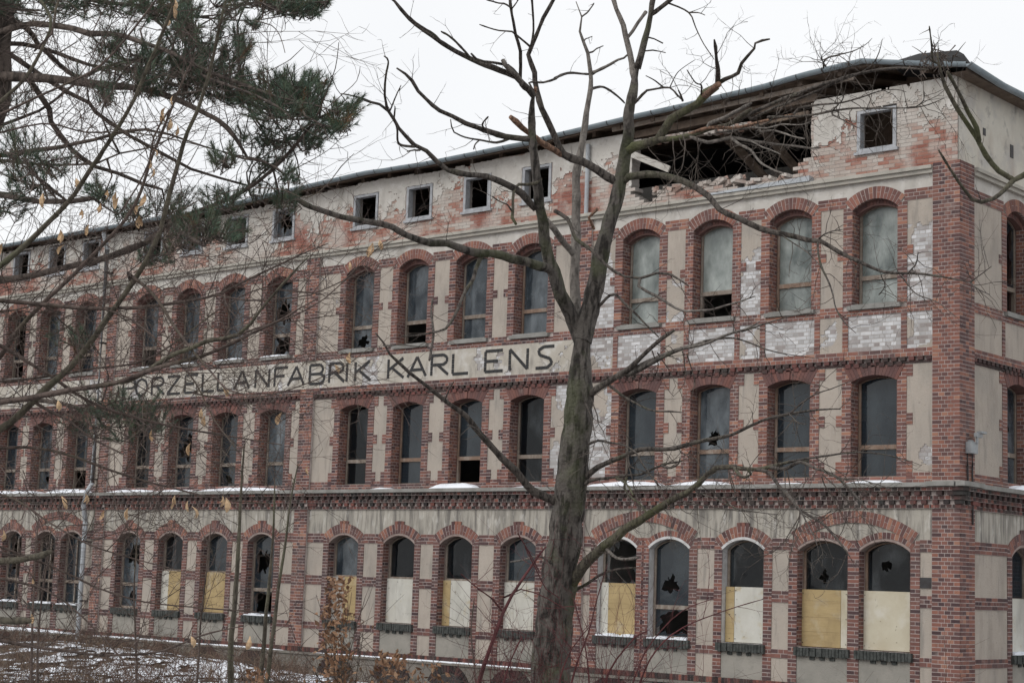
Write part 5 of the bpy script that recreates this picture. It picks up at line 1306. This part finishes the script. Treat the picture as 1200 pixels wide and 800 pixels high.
# ---------------------------------------------------------------- leaning young trees with dry winged seeds, nearest the camera
rs = random.Random(21); TS = 8.2
seedt = empty('seed_hung_tree', tuple(at(-60, 700, TS))); seedt.location.z = 1.1
tag(seedt, 'thin leaning bare tree near the camera with dry tan winged seeds along its crossing stems', 'tree')
limb('trunk', [(-160, 1250, 26), (-150, 900, 22), (-120, 700, 18), (-80, 560, 14), (-40, 500, 9)], 0, 0, TS+.4, TS, M_twigr, seedt, sides=12, rough=.15, step=.1)
limb('trunk', [(-150, 900, 16), (-130, 600, 13), (-90, 420, 10), (-30, 330, 7)], 0, 0, TS+.4, TS+.2, M_twigr, seedt, sides=10, rough=.15, step=.1)
sl_ = [
 ([(-60, 540), (0, 502), (12, 495), (37, 472), (57, 452), (82, 430), (105, 402), (130, 367), (155, 332), (175, 300), (187, 273), (198, 227), (210, 187), (220, 155), (230, 132), (245, 87), (254, 47), (265, 0), (272, -30)], 5, 1.6, -.5, M_stemg),
 ([(-60, 480), (0, 417), (20, 387), (47, 359), (70, 337), (107, 300), (146, 258), (165, 225), (181, 175), (196, 140), (212, 100), (230, 60)], 3.4, .9, .4, M_twigr),
 ([(-60, 355), (0, 310), (20, 296), (44, 274), (75, 242), (88, 227), (115, 185), (138, 150), (157, 117), (175, 75), (192, 35), (205, 0), (210, -30)], 4, 1.6, -.3, M_stemg),
 ([(-60, 480), (0, 471), (50, 463), (96, 455), (140, 447), (163, 438), (202, 426), (236, 417), (270, 403), (297, 390), (326, 376), (350, 362), (372, 350)], 4.2, 1.2, -.9, M_twigr),
 ([(150, 445), (180, 430), (205, 414), (225, 407), (241, 400), (261, 397), (279, 393), (295, 378), (306, 362), (325, 340), (345, 318), (362, 300)], 3.6, 1, -.6, M_stemg),
 ([(-60, 350), (0, 352), (50, 357), (100, 361), (137, 361), (180, 358), (225, 352), (259, 343), (292, 327), (326, 311), (355, 297), (385, 285)], 3, .9, -.2, M_twigr),
 ([(-40, 390), (5, 407), (30, 422), (62, 442), (87, 460), (120, 477), (162, 490), (205, 500), (250, 508), (330, 521)], 2.6, .7, .2, M_twigr),
 ([(150, 320), (170, 335), (187, 354), (202, 379), (225, 410), (247, 435), (265, 455), (288, 462), (310, 466)], 2.2, .8, -.7, M_twigr),
 ([(-60, 350), (0, 365), (50, 357), (70, 375), (88, 390), (110, 405)], 1.6, .6, .3, M_twigr),
 ([(-60, 655), (0, 657), (20, 656), (35, 653), (48, 650), (59, 646)], 5, 3.6, -.6, M_stemg), ([(-60, 670), (0, 678), (30, 684), (55, 690), (37, 684), (70, 700), (110, 735), (150, 780)], 1.8, .8, -.5, M_twigr),
 ([(-60, 738), (0, 750), (35, 757), (73, 762), (120, 767), (175, 765), (205, 757), (233, 745), (260, 738), (285, 733)], 2.6, .9, -.2, M_twigr), ([(-60, 727), (0, 727), (35, 727)], 5, 4, -.7, M_stemg),
 ([(-60, 572), (0, 579), (30, 592), (52, 608), (80, 625), (110, 640), (160, 655), (210, 668)], 1.8, .6, -.4, M_twigr), ([(-60, 520), (0, 525), (30, 524), (58, 527), (88, 535), (117, 546), (160, 560), (204, 572), (260, 585), (320, 590)], 2.2, .7, .3, M_twigr),
 ([(42, 472), (60, 482), (80, 492), (100, 508), (120, 520), (145, 532)], 2, .9, -.3, M_twigr), ([(0, 640), (40, 655), (80, 672), (120, 690), (170, 705), (240, 712), (300, 716)], 1.6, .6, 0, M_twigr),
 ([(138, 600), (150, 620), (162, 604), (180, 596), (200, 590)], .8, .5, 0, M_twigr), ([(-60, 440), (0, 447), (60, 440), (110, 432), (160, 425), (200, 405), (260, 360), (300, 340), (340, 330), (370, 328)], 1.8, .6, .5, M_twigr),
 ([(250, 345), (290, 352), (330, 350), (365, 345), (400, 330), (425, 318), (445, 305)], 1.3, .5, -.3, M_twigr), ([(260, 400), (300, 385), (340, 372), (380, 350), (410, 322), (430, 300)], 1.3, .5, .1, M_twigr),
 ([(225, 460), (270, 468), (320, 462), (370, 445), (410, 425), (430, 410)], 1.1, .5, 0, M_twigr), ([(120, 360), (150, 372), (180, 395), (210, 425), (230, 450), (250, 490), (280, 530)], 1.5, .6, -.5, M_twigr),
 ([(300, 220), (330, 222), (360, 232), (385, 215), (400, 195), (415, 180)], .8, .4, -.4, M_twigr), ([(280, 90), (310, 85), (340, 70), (356, 55)], .7, .4, -.6, M_twigr), ([(372, 135), (382, 110), (393, 80), (397, 50)], .9, .4, -.4, M_twigr), ([(300, 25), (318, 30), (328, 42), (334, 62)], .8, .4, -.4, M_twigr), ([(378, 130), (400, 112), (418, 95), (422, 78)], .7, .3, -.4, M_twigr),
 ([(198, 130), (180, 160), (175, 190), (160, 220), (140, 250)], 1.4, .8, -.2, M_twigr), ([(30, -20), (60, 20), (52, 50), (30, 90), (0, 120), (-30, 150)], 1.7, 2.4, -.3, M_stemg), ([(75, -20), (66, 10), (60, 40), (40, 60)], 1.7, 1.2, -.3, M_twigr),
 ([(-30, 150), (30, 120), (75, 100), (120, 75), (160, 30), (190, -10)], 1.7, 1.0, -.2, M_twigr), ([(-20, 160), (50, 145), (100, 155), (150, 155), (210, 165), (240, 172)], 1.4, .6, 0, M_twigr),
]
stw = MB(); SS = []
for (pts, r0, r1, dt, m) in sl_:
    S, R2 = limb('branch', pts, r0, r1, TS, TS+dt, m, seedt, sides=7 if r0 > 2 else 5, rough=.12, step=.06, wob=.1)
    SS.append(S)
    if sum(p[0] for p in pts)/len(pts) > 285 and pts[0][1] < 240: continue
    sprout(stw, S, R2, rs, .042, .10, .68, .0027, 2, .03, .03, 3.4, side=.8, wand=.28)
for k in range(210):      # long fine shoots crossing between the stems
    x, y = rs.uniform(-40, 360), rs.uniform(30, 640)
    if x+y*.15 > 360 or (x > 240 and y < 220): continue
    a = at(x, y, TS+rs.uniform(-.9, 1.6)); b = at(x+rs.gauss(60, 60), y+rs.gauss(-10, 60), TS+rs.uniform(-.9, 1.6))
    grow(stw, a, b-a, rs.uniform(.25, .9), .0028, 2, rs, .02, .3, 3.5)
tag(stw.build('twigs', M_twigr, seedt), kind='stuff')
def seed_mesh(k):
    r = random.Random(k); mb = MB()
    for blade in range(r.choice((1, 2, 2, 3))):
        a = r.uniform(-.5, .5); L = r.uniform(.045, .075); w = r.uniform(.009, .014); yaw = r.uniform(0, 6.3); pts = []
        Rm = Matrix.Rotation(yaw, 3, 'Z') @ Matrix.Rotation(a, 3, 'X')
        prof = [(0, .25), (.15, .35), (.4, .9), (.7, 1), (.9, .6), (1, .1)]
        rows = [[Rm @ Vector((s*w*q+.12*L*sin(t*2.5), s*s*.004*q-.02*sin(t*3), -L*t)) for s in (-1, 0, 1)] for t, q in prof]
        for i in range(len(rows)-1):
            for j in range(2): mb.quad([rows[i][j], rows[i][j+1], rows[i+1][j+1], rows[i+1][j]])
    me = bpy.data.meshes.new('winged_seed'); me.from_pydata(mb.v, [], mb.f); me.materials.append(M_seed); me.polygons.foreach_set('use_smooth', [True]*len(me.polygons)); return me
SM = [seed_mesh(k) for k in range(6)]
SEED = [(205, 4), (204, 12), (197, 27), (202, 118), (195, 130), (192, 138), (200, 144), (208, 152), (179, 180), (175, 192), (177, 200), (126, 228), (118, 243), (136, 230), (139, 236), (165, 245), (163, 258), (96, 250), (71, 274), (104, 268), (75, 292), (170, 232), (3, 290), (50, 232), (89, 214),
 (262, 456), (268, 460), (236, 484), (240, 492), (330, 488), (223, 524), (205, 585), (206, 594), (220, 592), (225, 598), (261, 586), (265, 588), (72, 586), (37, 680), (37, 724), (224, 750), (293, 750), (437, 290), (445, 286), (410, 312), (410, 418), (68, 474), (4, 626), (100, 583), (178, 508), (121, 682), (361, 550), (392, 432), (122, 603), (150, 600)]
for i, (x, y) in enumerate(SEED):
    o = bpy.data.objects.new('winged_seed', SM[i % 6]); C.objects.link(o)
    o.parent = seedt; o.matrix_parent_inverse = Matrix.Translation(-seedt.location)
    o.location = at(x, y-5, TS+rs.uniform(-.5, .1)); o.rotation_euler = (rs.uniform(-.3, .3), rs.uniform(-.3, .3), rs.uniform(0, 6.3)); s = rs.uniform(.65, 1.0); o.scale = (s, s, s)

# ---------------------------------------------------------------- branch reaching in at the upper right
rw = random.Random(3); TW_ = 9.5
rt = empty('right_hand_tree', tuple(at(1310, 700, TW_))); rt.name = 'young_tree'; rt.location.z = 1.1
tag(rt, 'young tree at the right edge whose mossy forked branch ends in a brown bud cluster', 'tree')
limb('trunk', [(1320, 1150, 22), (1318, 800, 19), (1310, 500, 16), (1300, 300, 13), (1305, 100, 10), (1320, -120, 6)], 0, 0, TW_, TW_, M_mossb, rt, sides=12, rough=.15, step=.12, wob=0)
rtw = MB()
for pts, r0, r1 in (([(1302, 290), (1270, 245), (1235, 215), (1200, 204), (1187, 211), (1170, 200), (1155, 182), (1145, 163), (1133, 143), (1122, 127), (1107, 100), (1100, 75), (1098, 62)], 5, 2),
  ([(1147, 165), (1145, 150), (1130, 122), (1118, 98), (1110, 84)], 3, 1.8), ([(1187, 211), (1178, 222), (1165, 233), (1150, 237), (1138, 233), (1128, 220), (1120, 208), (1112, 196), (1100, 176)], 3, 1), ([(1093, 72), (1092, 55), (1090, 40), (1089, 31)], 1.6, .7), ([(1200, 204), (1215, 190), (1230, 150)], 2.4, 1)):
    S, R2 = limb('branch', pts, r0, r1, TW_, TW_-.4, M_mossb, rt, sides=8, rough=.2, step=.05, wob=.08)
    sprout(rtw, S, R2, rw, .22, .03, .12, .003, 0, 0, .3)
for k in range(60):      # brown bud scales and old stalks round the shoot
    p = at(rw.gauss(1097, 11), rw.gauss(72, 9), TW_-.3+rw.gauss(0, .05)); grow(rtw, p, Vector((rw.gauss(0, .4), rw.gauss(0, .4), rw.uniform(-1, 1))), rw.uniform(.03, .11), .0045, 0, rw, 0, .2)
for (x, y, x1, y1) in ((1092, 45, 1060, 48), (1060, 48, 1058, 50), (1093, 42, 1112, 55), (1092, 44, 1078, 60)):
    a, b = at(x, y, TW_-.35), at(x1, y1, TW_-.3); grow(rtw, a, b-a, (b-a).length, .0012, 0, rw, 0, .15)
tag(rtw.build('bud_twigs', M_pinebark, rt), kind='stuff')

# ---------------------------------------------------------------- saplings, dogwood, leafy shrubs at the bottom
rq = random.Random(9)
def sapling(pts, r0, r1, t, label, m=M_stemg, every=.12, Lmax=.5, group=None):
    e = empty('sapling', tuple(at(pts[0][0], pts[0][1], t)))
    tag(e, label, 'sapling', group)
    S, R2 = limb('stem', pts, r0, r1, t, t+rq.uniform(-.3, .3), m, e, sides=6, rough=.1, step=.08, wob=.08)
    mb = MB(); sprout(mb, S, R2, rq, every, .15, Lmax, .0035, 2, .12, .2, 3, side=.6); tag(mb.build('twigs', M_twigr, e), kind='stuff')
sapling([(268, 830), (270, 800), (271, 745), (274, 715), (277, 687), (279, 650), (281, 600), (283, 570), (286, 520)], 4.2, 1, 13, 'thicker upright mossy sapling left of the snow sill window')
sapling([(303, 830), (306, 795), (312, 716), (315, 690), (318, 657), (321, 600), (322, 560)], 3.2, .8, 14, 'thin straight sapling in front of the unboarded window with snow on its sill')
sapling([(308, 830), (315, 780), (327, 687), (334, 640), (340, 590), (350, 540)], 3, .7, 13.5, 'thin right leaning sapling beside the pair by the snow sill window')
sapling([(160, 830), (160, 780), (158, 730), (157, 690), (160, 640), (163, 600)], 1.8, .5, 15, 'faint slender sapling just right of the grey downpipe', M_twigr)
sapling([(36, 830), (37, 780), (38, 730), (40, 680), (42, 640), (46, 600)], 2, .6, 10, 'dark slender sapling at the far left before the paired windows', M_twigr)
sapling([(44, 830), (44, 760), (47, 720), (50, 690), (57, 650)], 1.8, .6, 10.2, 'short dark shoot rising close beside the far left sapling', M_twigr)
sapling([(228, 830), (232, 780), (236, 720), (243, 660), (248, 610)], 1.6, .5, 16, 'very thin sapling between the two ochre boarded windows', M_twigr)
sapling([(560, 830), (556, 780), (552, 740), (556, 700)], 1.5, .5, 17, 'thin bare sapling below the white boarded windows', M_twigr)
dog = empty('dogwood_shrub', tuple(at(600, 860, 12.5)))
tag(dog, 'crimson stemmed dogwood shrub with one long arching stem left of the big trunk', 'shrub')
ds = [([(555, 860), (562, 797), (575, 757), (583, 735), (590, 717), (600, 697), (612, 678), (622, 664), (630, 652), (640, 640)], 3.2, 1.2), ([(575, 860), (590, 800), (600, 770), (612, 745)], 1.6, .6), ([(705, 850), (712, 790), (722, 772), (732, 760), (745, 745), (760, 738)], 1.8, .7), ([(590, 700), (610, 690), (640, 700), (665, 715)], 1, .4), ([(560, 690), (575, 700), (590, 717)], .7, 1.2), ([(540, 672), (555, 685), (580, 703)], .7, .5),
      ([(690, 860), (690, 790), (682, 740), (672, 700)], 1.4, .5), ([(660, 860), (672, 790), (690, 740), (700, 700), (712, 660)], 1.4, .5), ([(650, 860), (655, 800), (670, 760), (690, 735)], 1.3, .5), ([(740, 860), (750, 800), (770, 760), (800, 735), (850, 715), (900, 700)], 1.3, .4), ([(730, 850), (745, 790), (765, 750), (800, 715), (840, 700)], 1.2, .4), ([(615, 640), (625, 660), (640, 690), (655, 700)], .8, .5), ([(607, 625), (622, 650), (632, 670)], .8, .6)]
dtw = MB()
for pts, r0, r1 in ds:
    S, R2 = limb('stem', pts, r0, r1, 12.5, 12.5+rq.uniform(-.5, .5), M_redstem, dog, sides=6, rough=.05, step=.08, wob=.08)
    sprout(dtw, S, R2, rq, .12, .1, .55, .003, 1, .1, .1, 3)
for k in range(40):
    x = rq.gauss(700, 50); a = at(x, 850, 12.5+rq.uniform(-.6, .6)); b = at(x+rq.gauss(0, 35), rq.uniform(700, 775), 12.5+rq.uniform(-.8, .8)); grow(dtw, a, b-a, (b-a).length, .0026, 1, rq, .04, .12, 4)
for k in range(22):
    x = rq.uniform(560, 640); a = at(x, 860, 12.5+rq.uniform(-.6, .6)); b = at(x+rq.gauss(0, 25), rq.uniform(720, 790), 12.5+rq.uniform(-.8, .8)); grow(dtw, a, b-a, (b-a).length, .0035, 1, rq, .04, .12, 4)
tag(dtw.build('fine_red_stems', M_redstem, dog), kind='stuff')
def leafy(x, y0, y1, t, wd, nl, label):
    e = empty('leafy_shrub', tuple(at(x, y0, t))); tag(e, label, 'shrub')
    mb = MB(); lf = MB()
    for k in range(9):
        a = at(x+rq.gauss(0, 6), y0, t+rq.uniform(-.2, .2)); b = at(x+rq.gauss(0, wd), y1+rq.uniform(0, (y0-y1)*.6), t+rq.uniform(-.3, .3))
        grow(mb, a, b-a, (b-a).length, .006, 1, rq, .05, .12, 5)
    for k in range(nl):
        q = rq.random(); p = at(x+rq.gauss(0, wd*(1-.6*q)), y0+(y1-y0)*q, t+rq.gauss(0, .25)); a = rv(rq).normalized(); b = a.orthogonal().normalized(); L = rq.uniform(.02, .04); w = L*.45; tt = rq.random()
        c_ = a.cross(b)*L*.25
        lf.quad([p-a*L, p+b*w+c_, p+a*L, p-b*w+c_], tt)
    mb.build('stems', M_twigr, e).__setitem__('kind', 'stuff'); lf.build('withered_leaves', M_leaf, e).__setitem__('kind', 'stuff')
leafy(394, 850, 675, 14, 17, 520, 'tall narrow shrub hung with withered orange brown leaves under the grey boarded window')
leafy(457, 850, 762, 14, 20, 260, 'low shrub of withered orange leaves before the white boarded windows')
leafy(300, 850, 782, 13, 16, 120, 'small rusty leaved shrub at the foot of the leaning saplings')
leafy(505, 850, 778, 15, 22, 120, 'small brown leaved shrub under the second white boarded window')
def hit(x, y):
    d = ray(x, y)
    for k in range(400):
        p = CAM_POS+d*(8+k*.1)
        if p.z < terrain(p.x, p.y): return p
    return p
sc_ = hit(215, 781); sm = MB(); NX = 150
lat = Vector((CR.x, CR.y, 0)).normalized(); fwd = Vector((CF.x, CF.y, 0)).normalized()
def spt(i, j):
    a = -4.6+9.2*i/NX; b = -9+15*j/90; p = sc_+lat*a+fwd*b; return a, b, (p.x, p.y, terrain(p.x, p.y)+.035+.03*mnoise.noise(Vector((p.x*2, p.y*2, 1))))
for i in range(NX):
    for j in range(90):
        a, b, P_ = spt(i, j)
        if 1-(a/3.6)**2-((b+1)/6.5)**2+fb(a, b, .8, 3)*1.3+fb(a, b, 3.5, 8)*1.5 > .78:
            sm.quad([spt(i, j)[2], spt(i+1, j)[2], spt(i+1, j+1)[2], spt(i, j+1)[2]])
tag(sm.build('snow_patch', M_snow, smooth=True), kind='structure')
# brushy understorey
for (x0, x1, t0, t1, n, lo_, hi_, w_) in ((-60, 360, 22, 42, 4600, .10, .38, .006), (-60, 640, 14, 24, 1300, .3, .75, .005), (60, 640, 34, 46, 900, .3, .8, .007), (560, 1150, 14, 20, 520, .4, .95, .004)):
    th = MB()
    for k in range(n):
        x = rq.uniform(x0, x1); t = rq.uniform(t0, t1); g_ = CAM_POS+ray(x, 790)*t
        if g_.y > -2.5: continue
        grow(th, Vector((g_.x, g_.y, terrain(g_.x, g_.y)-.03)), Vector((rq.gauss(0, .6), rq.gauss(0, .6), .8)), rq.uniform(lo_, hi_)*rq.uniform(.7, 1.6), w_, 1, rq, -.08, .34, 3.5, tint=rq.random())
    tag(th.build('brush', M_thicket), kind='stuff')
